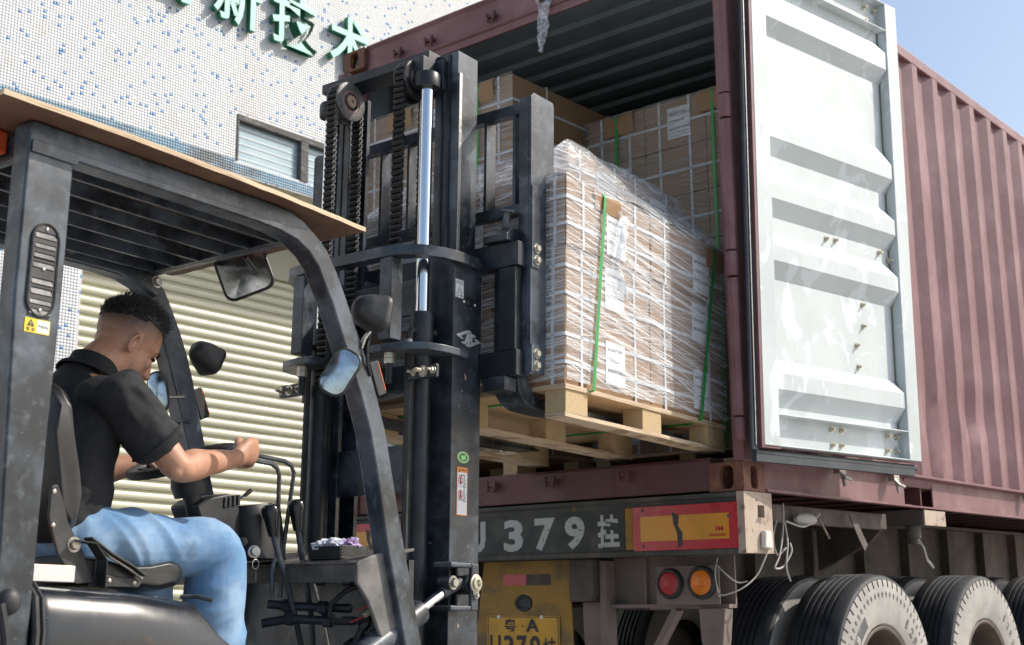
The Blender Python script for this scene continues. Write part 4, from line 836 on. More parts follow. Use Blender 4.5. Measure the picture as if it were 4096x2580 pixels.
# --- mirrors, lamps, reflectors
def rrect(w, h, r, n=5):
    out = []
    for cx, cy, a0 in ((w/2-r, h/2-r, 0), (-w/2+r, h/2-r, 90), (-w/2+r, -h/2+r, 180), (w/2-r, -h/2+r, 270)):
        out += [(cx+r*math.cos(R(a0+90*k/n)), cy+r*math.sin(R(a0+90*k/n))) for k in range(n+1)]
    return out
def mirror(c, n, upv, w, h, depth=.03, name="rear_view_mirror", bulge=1.0):
    n = Vector(n).normalized(); upv = Vector(upv); s = upv.cross(n).normalized(); u = n.cross(s)
    m4 = Matrix((s, u, n)).transposed().to_4x4(); m4.translation = Vector(c)
    def ring(w_, h_, r_, z): return [m4 @ Vector((p[0], p[1], z)) for p in rrect(w_, h_, r_)]
    rings = [ring(w*.5, h*.5, .02, -depth*bulge), ring(w*.86, h*.86, .03, -depth*.6*bulge), ring(w, h, .035, -.004), ring(w, h, .035, .004), ring(w*.96, h*.96, .033, .007), ring(w*.90, h*.90, .03, .0055)]
    k = len(rings[0]); vs = [p for r_ in rings for p in r_]
    fs = [(i*k+j, i*k+(j+1) % k, (i+1)*k+(j+1) % k, (i+1)*k+j) for i in range(len(rings)-1) for j in range(k)]+[tuple(range(k))]
    o = P(name, MB().add(vs, fs), PLASTIC, 0, smooth=50)
    gl = rings[-1]; cc = sum(gl, Vector())/k; g2 = [cc+(p-cc)*.6+n*.0035 for p in gl]; g3 = cc+n*.005
    P("mirror_face", MB().add(gl+g2+[g3], [(j, (j+1) % k, k+(j+1) % k, k+j) for j in range(k)]+[(k+j, k+(j+1) % k, 2*k) for j in range(k)]), GLASSM, 0, smooth=80, par=o); return o
mi = mirror((-.012, -.62, .638), (.56, -.80, -.10), (-.36, -.15, 1), .176, .170)
P("mirror_arm", MB().tube([(.02, -.60, .64), (.03, -.655, .672)], .008, 6), BLACK, 0)
mirror((.500, -.672, .232), (.46, -.86, .05), (.36, .32, .80), .092, .150)
mirror((-.372, -.655, .262), (.42, -.90, .0), (-.20, -.05, 1), .070, .150)
P("mirror_arm", MB().tube([(-.37, -.62, .25), (-.37, -.545, .262)], .006, 6), STEEL, 0)
def lamp(c, n, w=.115, h=.115):
    n = Vector(n).normalized(); s = Vector((0, 0, 1)).cross(n).normalized(); u = n.cross(s); m4 = Matrix((s, u, n)).transposed().to_4x4(); m4.translation = Vector(c)
    def ring(k_, r_, z): return [m4 @ Vector((p[0], p[1], z)) for p in rrect(w*k_, h*k_, r_)]
    rings = [ring(.35, .018, -.085), ring(.66, .03, -.072), ring(.88, .034, -.04), ring(.96, .03, -.004), ring(.99, .028, 0), ring(1.0, .028, .014), ring(.93, .026, .02)]
    k = len(rings[0]); vs = [p for r_ in rings for p in r_]; fs = [(i*k+j, i*k+(j+1) % k, (i+1)*k+(j+1) % k, (i+1)*k+j) for i in range(6) for j in range(k)]+[tuple(range(k))]
    o = P("work_lamp", MB().add(vs, fs), PLASTIC, 0, smooth=50)
    P("lamp_lens", MB().add([p+n*.002 for p in rings[-1]], [tuple(range(k))]), M("clear_lens", (.6, .62, .64), rough=(.08, .12, 9), spec=.9), 0, par=o); return o
lamp((.475, -.490, .450), (.30, .92, -.16), .112, .116)
lamp((-.360, -.452, .405), (-.05, .90, -.42), .105, .105)
P("lamp_bracket", MB().tube([(.478, -.53, .385), (.474, -.548, .36), (.468, -.555, .33)], .007, 4, flat=(.02, .006)), STEEL, 0)
P("lamp_cable", MB().tube([(.480, -.525, .385), (.484, -.54, .34), (.478, -.535, .29), (.472, -.51, .25)], .005, 6), RUBBER, 0)
for x in (.438, -.405):
    dy, dz = .196, -.39; l = math.hypot(dy, dz)
    a = Vector((x, -.476, .302)); b = a+Vector((0, .046, -.100)); nn = Vector((0, .91, .42))
    m = MB().tube([a+nn*.008, b+nn*.008], .01, 4, flat=(.04, .016)); rf_ = P("side_reflector", m, RUBBER, .003)
    P("reflector_face", MB().tube([a+nn*.018+Vector((0, .003, -.006)), b+nn*.018-Vector((0, .003, -.006))], .01, 4, flat=(.034, .006)), M("orange_reflector", (.85, .14, .01), rough=(.12, .2, 9)), .002, par=rf_)
P("grab_handle", MB().tube([(-.371, -.52, .178), (-.35, -.56, .178), (-.345, -.59, .165), (-.345, -.60, .12), (-.345, -.585, -.05), (-.36, -.50, -.09)], .009, 8), BLACK, 0)
# --- mast
XM = .017
for s in (1, -1):
    X = lambda a: a if s > 0 else 2*XM-a
    def bxx(m, a, b, y0, y1, z0, z1): return m.box((min(X(a), X(b)), y0, z0), (max(X(a), X(b)), y1, z1))
    def chan(xi, xo, y0, y1, web, fl, z0, z1):
        return MB().prism([(X(xo), y0), (X(xo), y1), (X(xi), y1), (X(xi), y1-fl), (X(xo-web), y1-fl), (X(xo-web), y0+fl), (X(xi), y0+fl), (X(xi), y0)], 'z', z0, z1)
    om = P("outer_mast_channel", chan(.262, .370, .012, .172, .016, .022, -.95, .775), MASTSIDE, .003)
    im = P("inner_mast_channel", chan(.236, .345, .045, .162, .015, .020, -.7, 1.588 if s > 0 else 1.558), BLACK, .002)
    P("mast_rib", bxx(MB(), .300, .311, .0395, .0448, -.6, 1.58 if s > 0 else 1.55), BLACK2, 0, par=im); P("mast_rib", bxx(MB(), .268, .276, .0405, .0448, -.6, 1.575 if s > 0 else 1.55), BLACK2, 0, par=im)
    P("weld_strip", bxx(MB(), .3452, .3500, .050, .066, -.6, 1.50), STEEL, .001, par=im)
    CX, CY = X(.262), -.032
    P("lift_cylinder", MB().lathe([(.038, -.95), (.038, .37), (.0385, .44), (.042, .445), (.044, .556), (.041, .574), (.028, .574)], (CX, CY, 0), (0, 0, 1), 28), BLACK2, 0)
    P("lift_rod", MB().cyl((CX, CY, .565), (CX, CY, 1.46), .0245, 32), CHROME, 0)
    P("rod_cap", MB().lathe([(.046, 0), (.048, .006), (.048, .050), (.044, .056), (.012, .058), (.012, .066)], (CX, CY, 1.428), (0, 0, 1), 24), BLACK2, 0)
    P("rod_bracket", bxx(MB(), .205, .255, -.050, .075, 1.470, 1.5595), BLACK2, .003); P("rod_bracket", bxx(MB(), .2551, .292, .020, .075, 1.44, 1.5595), BLACK2, .003)
    # tie posts between the two mast bridges
    P("tie_post", bxx(MB(), .204, .260, -.195, -.135, .455, .748), BLACK, .004)
    lt = [(.395, .02), (.392, -.06), (.372, -.125), (.32, -.172), (.22, -.195), (.165, -.190), (.155, -.15), (.165, -.06), (.21, .0), (.372, .010), (.372, .075), (.392, .075)]
    P("mast_bracket", MB().prism([(X(a), b) for a, b in lt], 'z', .414, .440), BLACK, .003)
    P("pipe_clamp", bxx(MB(), .27, .40, -.112, -.092, .318, .366), BLACK, .006)
    for x, l_ in ((.300, .018), (.344, .030), (.386, .016)): P("clamp_bolt", MB().hexbolt((X(x), -.112, .343), (0, -1, 0), .009 if l_ < .02 else .014, .012, l_), ZINC, 0)
    P("anchor_nut", MB().lathe([(.019, 0), (.019, .018), (.017, .019), (.019, .020), (.019, .038)], (X(.230), -.160, .374), (0, 0, 1), 6), ZINC, 0)
    P("anchor_stud", MB().cyl((X(.230), -.160, .306), (X(.230), -.160, .376), .012, 12), BLACK2, 0)
    P("hydraulic_pipe", MB().tube([(X(.262), -.095, -.9), (X(.262), -.098, .34), (X(.262), -.098, .44), (X(.262), -.098, .478), (X(.264), -.09, .50), (X(.264), -.065, .506)], .0125, 8), RUBBER, 0)
    P("hose_clip", MB().lathe([(.0145, 0), (.0145, .012)], (X(.262), -.098, .455), (0, 0, 1), 12), STEEL, 0)
# upper bridge: a bow of flat bar round the cylinders
ub = [(.374, .20), (.396, .16), (.402, .03), (.390, -.065), (.350, -.140), (.290, -.188), (.20, -.200), (-.166, -.200), (-.256, -.188), (-.316, -.140), (-.356, -.065), (-.368, .03), (-.362, .10), (-.340, .10), (-.340, .02), (-.322, -.045), (-.285, -.102), (-.24, -.138), (-.156, -.148), (.19, -.148), (.274, -.138), (.319, -.102), (.356, -.045), (.372, .02), (.372, .20)]
P("mast_bridge", MB().prism(ub[::-1], 'z', .750, .788), BLACK, .003)
P("mast_crossbar", MB().box((-.318, -.004, 1.560), (.242, .098, 1.600)), BLACK2, .003)
P("mast_crossplate", MB().box((-.27, .050, -.045), (.27, .066, .125)), BLACK, .003)
P("mast_crossplate", MB().box((-.27, .050, .60), (.27, .066, .735)), BLACK, .003)
P("mast_foot", MB().box((-.36, .0, -1.2), (.36, .05, -.955)), BLACK, .004)
P("mast_strut", MB().box((.18, -.010, -.234), (.30, .004, -.226)), BLACK, 0)
# pulleys and leaf chains
def chain(pts, xc, mat_side=GREYCHAIN):
    """leaf chain: figure-eight plates in layers across x, pins through them; pts = path in (y,z)"""
    Q = [Vector((p[0], p[1])) for p in pts]; L = [0]
    for a, b in zip(Q[:-1], Q[1:]): L.append(L[-1]+(b-a).length)
    def at(s):
        for i in range(len(Q)-1):
            if s <= L[i+1]: t = (s-L[i])/(L[i+1]-L[i]); return Q[i].lerp(Q[i+1], t)
        return Q[-1]
    pit = .0232; n = int(L[-1]/pit); mk = MB(); ms = MB()
    def plate(mb, a, b, x, t=.0024):
        d = (b-a).normalized(); q = Vector((-d.y, d.x)); r = .0108; w = .0072; mid = (a+b)/2; poly = []
        for c, a0 in ((a, 1), (b, -1)):
            for k in range(6): th = math.pi*(k-2.5)/3.1; poly.append(c-(d*math.cos(th)*a0+q*math.sin(th)*a0)*r)
            poly.append(mid+q*(w if a0 > 0 else -w))
        mb.prism([(p.x, p.y) for p in poly], 'x', x, x+t)
    for i in range(n-1):
        a, b = at(i*pit), at((i+1)*pit); odd = i % 2
        for k, x in enumerate((-.0235, -.0140, -.0045, .005, .0145) if odd else (-.0188, -.0092, .0003, .0098, .0193)):
            outer = (k == 4); plate(ms if outer and not odd else mk, a, b, xc+x)
        mk.tube([(xc-.025, a.x, a.y), (xc+.0268, a.x, a.y)], .0042, 6)
    return mk, ms
for s, xc in ((-1, -.168), (1, .178)):
    pc = (-.018, 1.480); r = .070
    path = [(pc[0]-r, z) for z in (.80, 1.482)]+[(pc[0]+r*math.cos(a), pc[1]+r*math.sin(a)) for a in [math.pi-math.pi*k/12 for k in range(1, 12)]]+[(pc[0]+r, z) for z in ((1.482, .70) if s < 0 else (1.482, .80))]
    if s < 0: path[0] = (pc[0]-r, .35); path[-1] = (pc[0]+r, .42)
    a, b = chain(path, xc); o = P("lift_chain", a, GREASE, 0, smooth=0); P("outer_link_plate", b, GREYCHAIN if s < 0 else GREASE, 0, smooth=0, par=o)
    pu = P("chain_pulley", MB().lathe([(.074, -.030), (.078, -.028), (.078, -.022), (.062, -.020), (.062, .020), (.078, .022), (.078, .028), (.072, .031), (.048, .031), (.046, .027)], (xc, *pc), (1, 0, 0), 40), GREYCHAIN if s < 0 else GREASE, 0)
    P("pulley_face", MB().lathe([(.0455, .026), (.0455, .0285), (.034, .0285), (.033, .025)], (xc, *pc), (1, 0, 0), 32), M("oxide_pink_bearing", (.30, .17, .17), rough=(.5, .6, 9)), 0, par=pu)
    P("pulley_grease", MB().tube([(xc+.030, pc[0]+.0325*math.cos(k*.21+.0), pc[1]+.0325*math.sin(k*.21)) for k in range(31)], [.003+.0022*abs(math.sin(k*2.3)) for k in range(31)], 6), GREASE, 0, par=pu)
    P("pulley_pin", MB().lathe([(.025, .026), (.025, .034), (.023, .036), (.007, .036), (.006, .030)], (xc, *pc), (1, 0, 0), 24), M("tan_pin_face", (.40, .29, .22), [((.25, .17, .12), 80, .5, .7, .6)], rough=(.5, .6, 9)), 0, par=pu)
m = MB(); m.prism([(.09, .78), (.16, .78), (.19, .72), (.21, .60), (.06, .60), (.06, .70)], 'x', -.14, -.125); P("chain_anchor_plate", m, GREYCHAIN, .003)
# print and badges on the outer mast face
SX = .3702
def decal(name, y0, y1, z0, z1, mt, par=None, d=.0006, x=SX): return P(name, MB().box((x, y0, z0), (x+d, y1, z1)), mt, 0, par=par)
def mprint(s, y0, z0, y1, z1, mt, par, bold=.01, x=SX+.0012): put("lettering", text_fit(s, y0, z0, y1, z1, bold), mt, par, (x, 0, 0), ON_XPOS)
PALEB = M("pale_decal_vinyl", (.62, .66, .68), [((.4, .42, .42), 60, .6, .75, .5)], rough=(.35, .5, 9))
d1 = decal("lifting_decal", .020, .068, .630, .698, PALEB)
mprint("起吊方法", .026, .684, .062, .693, INK, d1)
def line(par, pts, w, mt, x=SX+.0010, name="print_line"):
    q = MB()
    for a, b in zip(pts[:-1], pts[1:]):
        a, b = Vector(a), Vector(b); dd = (b-a).normalized(); nn = Vector((-dd.y, dd.x))*w/2; q.add([(x, *(a-nn)), (x, *(b-nn)), (x, *(b+nn)), (x, *(a+nn))], [(0, 1, 2, 3)])
    P(name, q, mt, 0, par=par, smooth=0)
line(d1, [(.022, .6805), (.066, .6805)], .0012, INK); line(d1, [(.021, .631), (.067, .631), (.067, .697), (.021, .697), (.021, .631)], .001, INK)
line(d1, [(.044, .678), (.044, .672), (.030, .648)], .0012, INK); line(d1, [(.044, .672), (.054, .650)], .0012, INK)
line(d1, [(.028, .638), (.028, .648), (.052, .648), (.054, .640), (.028, .638)], .0013, INK); line(d1, [(.036, .648), (.037, .660), (.047, .660), (.050, .648)], .0011, INK); line(d1, [(.056, .660), (.057, .637), (.064, .637)], .0013, INK)
for y in (.033, .052): line(d1, [(y+.0035*math.cos(a*.7854), .637+.0035*math.sin(a*.7854)) for a in range(9)], .0011, INK)
EMB = M("dull_silver_badge", (.52, .56, .56), [((.3, .33, .33), 60, .5, .7, .5)], rough=(.3, .45, 40), metal=.35)
def badge(poly): return MB().prism(poly, 'x', SX, SX+.007)
bc = (.0925, .4895); SY, SZ2 = .0705, .030
def bz(p): return (bc[0]+p[0]*SY, bc[1]+p[1]*SZ2)
bd = P("mast_badge", badge([bz(p) for p in ((-1, .12), (-.10, 1), (.12, 1), (.30, .70), (.02, .70), (-.62, .12), (-.40, -.22), (-.58, -.22))]), EMB, .001)
for pl_ in (((1, -.12), (.10, -1), (-.12, -1), (-.30, -.70), (-.02, -.70), (.62, -.12), (.45, .18), (.66, .18)), ((-.52, -.55), (-.30, -.50), (-.10, .62), (.08, .62), (-.12, -.62), (-.32, -.78), (-.55, -.72)),
            ((-.06, .12), (.30, .12), (.30, -.06), (-.06, -.06)), ((.10, .62), (.26, .62), (.06, -.66), (-.10, -.66))): P("badge_stroke", badge([bz(p) for p in pl_]), EMB, .0008, par=bd)
cpts = [bz((.36+.17*math.cos(a)-.0, -.02+.56*math.sin(a))) for a in [R(40+k*28) for k in range(11)]]
P("badge_stroke", MB().tube([(SX+.0035, *p) for p in cpts], .004, 4, flat=(.009, .007)), EMB, 0, par=bd)
hl = M("slot_shade_black", (.004, .004, .005), rough=(.9, .9, 1))  # flat black patch, painting the shade inside the mast slot
P("mast_slot_shade", MB().box((SX-.0005, .083, .606), (SX+.0004, .121, .641)), hl, 0); P("slot_roller", MB().cyl((SX-.002, .092, .622), (SX+.0012, .092, .622), .010, 16), PLASTIC, 0)
for y, z in ((.070, .622), (.133, .621)): P("slot_rivet", MB().sphere((SX, y, z), (.003, .005, .005), 10, 6), PAPERW, 0)
GRN = M("green_round_decal", (.30, .52, .22), rough=(.4, .5, 9)); DGR = M("dark_green_print", (.02, .13, .06), rough=(.4, .5, 9)); LGR = M("bright_green_print", (.24, .72, .22), rough=(.4, .5, 9))
gd_ = P("round_decal", MB().add([(SX+.0005, .079+.033*math.cos(R(k*12)), .066+.0205*math.sin(R(k*12))) for k in range(30)], [tuple(range(30))]), GRN, 0)
P("decal_disc", MB().add([(SX+.0009, .079+.0225*math.cos(R(k*15)), .066+.0135*math.sin(R(k*15))) for k in range(24)], [tuple(range(24))]), DGR, 0, par=gd_)
P("decal_bird", MB().add([(SX+.0013, y, z) for y, z in ((.060, .0745), (.072, .071), (.082, .073), (.0965, .0765), (.090, .069), (.0955, .064), (.085, .058), (.073, .0545), (.066, .060), (.067, .068))], [tuple(range(10))]), GRN, 0, par=gd_)
P("decal_square", MB().box((SX+.0013, .0685, .0605), (SX+.0016, .0875, .0705)), LGR, 0, par=gd_)
d2 = decal("safety_decal", .0465, .1035, -.134, .031, M("orange_decal_border", (.70, .22, .04), rough=(.4, .5, 9)))
decal("decal_field", .0485, .1015, -.131, .0125, PALEB, par=d2, x=SX+.0006)
P("decal_triangle", MB().prism([(.055, .0155), (.066, .0155), (.0605, .0275)], 'x', SX+.0006, SX+.0010), INK, 0, par=d2); mprint("警 告", .073, .017, .096, .0255, INK, d2, x=SX+.001)
RINGR = M("red_prohibition_print", (.60, .03, .09), rough=(.4, .5, 9))
for zc, kind_ in ((-.014, 0), (-.062, 1)):
    X3 = SX+.0013; yc = .066
    line(d2, [(yc+.0125*math.cos(R(k*20)), zc+.0135*math.sin(R(k*20))) for k in range(19)], .0026, RINGR, X3+.0006); line(d2, [(yc-.009, zc+.010), (yc+.009, zc-.010)], .0026, RINGR, X3+.0006)
    P("decal_figure", MB().add([(X3, yc+a*1.0, zc+b_) for a, b_ in ((-.001, .011), (.003, .011), (.0045, .006), (.0035, -.010), (.0, -.013), (-.004, -.010), (-.005, -.002), (-.0035, .005))], [tuple(range(8))]), INK, 0, par=d2)
    line(d2, [(.084, zc+.020), (.0845, zc-.014)], .002, INK, X3); line(d2, [(.0885, zc+.020), (.089, zc-.014)], .002, INK, X3); line(d2, [(.100, zc+.006), (.092, zc-.012), (.096, zc-.012)], .0014, INK, X3)
    line(d2, [(.0865+.006*math.cos(R(k*30)), zc-.019+.006*math.sin(R(k*30))) for k in range(13)], .0024, INK, X3)
    line(d2, ([(.058, zc+.016), (.084, zc+.018)] if not kind_ else [(.053, zc-.017), (.080, zc-.017)]), .003, INK, X3)
for z in (-.035, -.084): line(d2, [(.0495, z), (.1005, z)], .0012, INK, SX+.0013)
# tilt cylinder and its clevis
b = MB(); b.box((.372, -.075, -.315), (.452, .035, -.298)); b.box((.372, -.075, -.455), (.452, .035, -.438)); b.box((.436, .034, -.455), (.452, .074, -.298)); b.box((.372, .034, -.455), (.388, .070, -.298)); P("tilt_clevis", b, BLACK, .006, seg=3)
P("tilt_pin", MB().lathe([(.030, 0), (.030, .005), (.022, .007), (.021, .013), (.013, .014), (.010, .006)], (.4525, .052, -.365), (1, 0, 0), 20), ZINC, 0)
P("tilt_pin_tab", MB().prism([(.030, -.365), (.072, -.365), (.066, -.410), (.056, -.418), (.044, -.412)], 'x', .4525, .4565), ZINC, .001); P("tilt_pin_bolt", MB().hexbolt((.4565, .055, -.404), (1, 0, 0), .008, .008), STEEL, 0)
P("tilt_eye", MB().lathe([(.032, -.03), (.034, -.02), (.034, .02), (.032, .03)], (.412, .045, -.368), (1, 0, 0), 18), BLACK2, 0); P("tilt_bolt", MB().hexbolt((.436, -.045, -.365), (1, 0, 0), .016, .014), STEEL, 0)
P("tilt_bolt_boss", MB().lathe([(.024, 0), (.024, .05)], (.385, -.045, -.365), (1, 0, 0), 14), BLACK2, 0)
P("tilt_rod", MB().cyl((.41, -.19, -.462), (.41, -.055, -.392), .0165, 24), CHROME, 0); P("tilt_rod_end", MB().cyl((.41, -.075, -.402), (.41, .02, -.36), .021, 16), BLACK2, 0)
P("tilt_cylinder", MB().lathe([(.043, -.30), (.043, -.004), (.040, 0), (.020, .001)], (.41, -.182, -.458), (0, .135, .07), 28), BLACK, 0)
# --- carriage, backrest, forks
m = MB(); m.box((-.52, .155, .752), (.545, .205, .842)); cg = P("carriage_bar", m, BLACK2, .003); m = MB(); m.box((-.52, .155, .352), (.540, .205, .445)); P("carriage_bar", m, BLACK2, .003)
for x in (.455, -.44): m = MB(); m.box((x, .16, .446), (x+.075, .20, .751)); P("carriage_upright", m, BLACK2, .003)
for s, x0 in ((1, .545), (-1, -.56)):
    xo = x0+.010 if s > 0 else x0
    P("backrest_upright", MB().prism([(.205, .36), (.205, 1.405), (.222, 1.425), (.345, 1.425), (.352, 1.41), (.350, .70), (.338, .56), (.300, .46), (.292, .37)], 'x', xo, xo+.010), BLACK, .002)
    P("backrest_flange", MB().box((xo-.045 if s > 0 else xo+.010, .205, .36), (xo if s > 0 else xo+.055, .214, 1.41)), BLACK, .002)
    P("backrest_clip", MB().box((xo+.0101 if s > 0 else xo-.006, .206, .37), (xo+.016 if s > 0 else xo, .255, .47)), BLACK, .002)
    P("backrest_clip", MB().box((xo+.0101 if s > 0 else xo-.006, .206, .75), (xo+.016 if s > 0 else xo, .255, 1.06)), BLACK, .002)
    for z in (.824, .781, .437, .394): P("backrest_bolt", MB().hexbolt((xo+.016 if s > 0 else xo-.006, .236, z), (s, 0, 0), .013, .012), ZINC, 0)
for z0, z1 in ((1.352, 1.392), (.962, 1.0)): m = MB(); m.box((-.548, .206, z0), (.554, .246, z1)); P("backrest_rail", m, BLACK, .002)
for x in (-.36, -.178, -.034, .352, .486): m = MB(); m.box((x-.006, .206, .999), (x+.006, .262, 1.353)); P("backrest_bar", m, BLACK, .001)
for x in (-.30, .455):
    c = MB().prism([(.205, .93), (.205, .96), (.16, .96), (.135, .90), (.135, .842), (.206, .842), (.206, .90), (.235, .86), (.255, .70), (.255, .47), (.262, .38), (.29, .322), (.335, .297), (.36, .293), (1.38, .288), (1.40, .273), (.40, .252), (.30, .258), (.245, .280), (.212, .33), (.206, .40), (.206, .82)], 'x', x-.055, x+.055)
    f_ = MB(); f_.prism([(.206, .845), (.206, .90), (.165, .90), (.135, .87), (.135, .845)], 'x', x-.055, x+.055); f_.prism([(.2065, .345), (.2065, .90), (.236, .86), (.246, .45), (.262, .36), (.30, .308), (.36, .2935), (.36, .254), (.30, .256), (.245, .275), (.215, .305)], 'x', x-.055, x+.055)
    f_.prism([(.361, .254), (.361, .2935), (1.36, .2905), (1.40, .283), (1.40, .276), (.42, .253)], 'x', x-.055, x+.055); f_.box((x-.05, .135, .30), (x+.05, .2062, .351))
    P("fork", f_, BLACK, .004)
    p_ = MB(); p_.cyl((x+.02, .17, .90), (x+.035, .165, .965), .012, 10); p_.cyl((x+.034, .165, .96), (x+.036, .164, .968), .030, 14); P("fork_latch_pin", p_, BLACK, 0)
# --- body: hood, seat, console
hp = [(-.45, -.48), (-.435, -.44), (-.40, -.418), (-.32, -.408), (.32, -.408), (.40, -.414), (.435, -.424), (.456, -.446), (.470, -.485), (.476, -.56), (.476, -.95), (-.45, -.95)]
def hood(u, v):
    p = hp[u]; y0 = -1.600; f = [0, .03, .06, .5, .9, .96, 1.0][v]; zt_ = p[1]; L_ = .54+(.10*min(1, max(0, (-.44-zt_)/.12)))
    drop = [0, 0, 0, -.010, -.030, -.045, -.075][v]*(1 if zt_ > -.5 else .3); infl = [-.012, -.003, 0, 0, -.001, -.006, -.03][v]
    x = p[0]+(infl if p[0] > 0 else -infl)*(1 if abs(p[0]) > .38 else .3); return (x, y0+f*L_, zt_+drop+(infl*.6 if zt_ > -.5 else 0))
vs = [hood(u, v) for v in range(7) for u in range(len(hp))]; n = len(hp)
fs = [(j*n+i, j*n+(i+1) % n, (j+1)*n+(i+1) % n, (j+1)*n+i) for j in range(6) for i in range(n)]+[tuple(range(n-1, -1, -1)), tuple(6*n+i for i in range(n))]
HOODM = M("glossy_worn_black_hood", (.010, .013, .018), [((.09, .105, .12), (4, 2.2, 6), .45, .72, .75), ((.28, .30, .32), (60, 2, 60), .66, .76, .5, 3), ((.04, .025, .015), 11, .66, .74, .6)], rough=(.14, .34, 8), spec=.65, bump=(.05, 18, .002))
ho = P("engine_hood", MB().add(vs, fs), HOODM, .010, smooth=60, seg=3)
P("hood_seal", MB().tube([(.30, -1.606, -.402), (.42, -1.606, -.408), (.462, -1.606, -.445), (.478, -1.606, -.52), (.480, -1.606, -.95)], .010, 8), RUBBER, 0, par=ho); P("hood_seal", MB().tube([(.30, -1.585, -.404), (.42, -1.585, -.410), (.460, -1.585, -.447), (.475, -1.585, -.52), (.478, -1.585, -.95)], .006, 8), RUBBER, 0, par=ho)
P("hood_latch", MB().tube([(.36, -1.10, -.432), (.40, -1.08, -.430), (.43, -1.05, -.440)], .006, 6), BLACK, 0, par=ho)
m = MB(); m.box((-.46, -2.05, -1.15), (.46, -1.62, -.42)); P("counterweight", m, BLACK, .05, seg=4)
m = MB(); m.box((-.44, -1.60, -1.18), (.44, -.20, -.96)); P("chassis", m, BLACK, .01)
m = MB(); m.box((-.43, -.98, -.955), (.43, -.28, -.93)); P("floor_plate", m, BLACK, 0)
m = MB(); m.box((-.43, -.26, -.94), (.43, -.235, -.30)); P("cowl_bulkhead", m, BLACK, 0)
for x in (-.50, .50):
    for y, r in ((.02, .30), (-1.62, .26)):
        t = P("drive_tyre", MB().lathe([(r*.55, -.07), (r*.95, -.075), (r, -.055), (r, .055), (r*.95, .075), (r*.55, .07)], (x, y, GZ+r+.02), (1, 0, 0), 36), TREAD, 0)
        P("drive_rim", MB().lathe([(r*.54, -.05), (r*.54, .05), (r*.3, .03), (.02, .03)], (x, y, GZ+r+.02), (1, 0, 0), 24), BLACK, 0, par=t)
# battery-like box on the hood behind the seat
bx_ = P("hood_box", MB().box((.16, -1.60, -.405), (.40, -1.46, -.365)), SILV, .002); P("box_label", MB().box((.17, -1.595, -.3645), (.39, -1.465, -.364)), M("orange_box_print", (.75, .24, .03), [((.70, .60, .05), 14, .5, .52, .9), ((.5, .03, .02), 9, .55, .57, .9)], rough=(.4, .5, 9)), 0, par=bx_)
# seat
def seatpad(prof, x0, x1, inset=.03):
    """profile in (y,z) with rounded sides"""
    n = len(prof); cy_ = sum(p[0] for p in prof)/n; cz_ = sum(p[1] for p in prof)/n; vs = []
    st = [(x0, .72), (x0+inset*.4, .90), (x0+inset, 1.0), (x1-inset, 1.0), (x1-inset*.4, .90), (x1, .72)]
    for x, k in st: vs += [(x, cy_+(p[0]-cy_)*k, cz_+(p[1]-cz_)*k) for p in prof]
    m = len(st); return MB().add(vs, [(j*n+i, j*n+(i+1) % n, (j+1)*n+(i+1) % n, (j+1)*n+i) for j in range(m-1) for i in range(n)]+[tuple(range(n-1, -1, -1)), tuple((m-1)*n+i for i in range(n))])
P("seat_cushion", seatpad([(-1.36, -.33), (-1.30, -.328), (-1.20, -.352), (-1.10, -.345), (-1.02, -.328), (-.985, -.335), (-.970, -.360), (-.990, -.400), (-1.06, -.415), (-1.30, -.405), (-1.37, -.385)], -.225, .245, .05), VINYL, .006, smooth=60)
P("seat_backrest", seatpad([(-1.455, .10), (-1.43, .12), (-1.405, .10), (-1.385, .0), (-1.352, -.12), (-1.335, -.20), (-1.345, -.27), (-1.37, -.30), (-1.41, -.26), (-1.44, -.12), (-1.465, .0)], -.235, .250, .06), VINYL, .006, smooth=60)
sb = P("seat_side_plate", MB().prism([(-1.455, -.160), (-1.435, -.155), (-1.418, -.19), (-1.395, -.25), (-1.345, -.32), (-1.30, -.40), (-1.36, -.405), (-1.42, -.33), (-1.455, -.24)], 'x', .252, .262), PLASTIC, .004)
P("seat_side_plate", MB().prism([(-1.30, -.375), (-1.17, -.385), (-1.15, -.395), (-1.16, -.408), (-1.32, -.410)], 'x', .250, .258), PLASTIC, .003)
P("seat_pivot_bolt", MB().hexbolt((.262, -1.375, -.305), (1, 0, 0), .014, .012), STEEL, 0, par=sb); P("seat_belt_web", MB().tube([(.268, -1.38, -.295), (.275, -1.33, -.30), (.276, -1.295, -.34), (.27, -1.29, -.41)], .01, 4, flat=(.05, .003)), RUBBER, 0)
for y, z, x in ((-1.445, -.175, .262), (-1.44, -.26, .262), (-1.255, -.393, .258), (-1.175, -.396, .258)): P("seat_screw", MB().sphere((x, y, z), (.003, .0065, .0065), 10, 6), ZINC, 0)
sb2 = P("seat_storage_flap", MB().tube([(.256, -1.33, -.285), (.262, -1.27, -.322), (.262, -1.20, -.352), (.258, -1.155, -.375)], .01, 4, flat=(.045, .006)), M("worn_olive_vinyl", (.045, .05, .045), rough=(.6, .7, 9)), .002)
P("zip", MB().tube([(.264, -1.325, -.292), (.268, -1.265, -.332), (.268, -1.20, -.362), (.263, -1.155, -.384)], .004, 6), STEEL, 0, par=sb2)
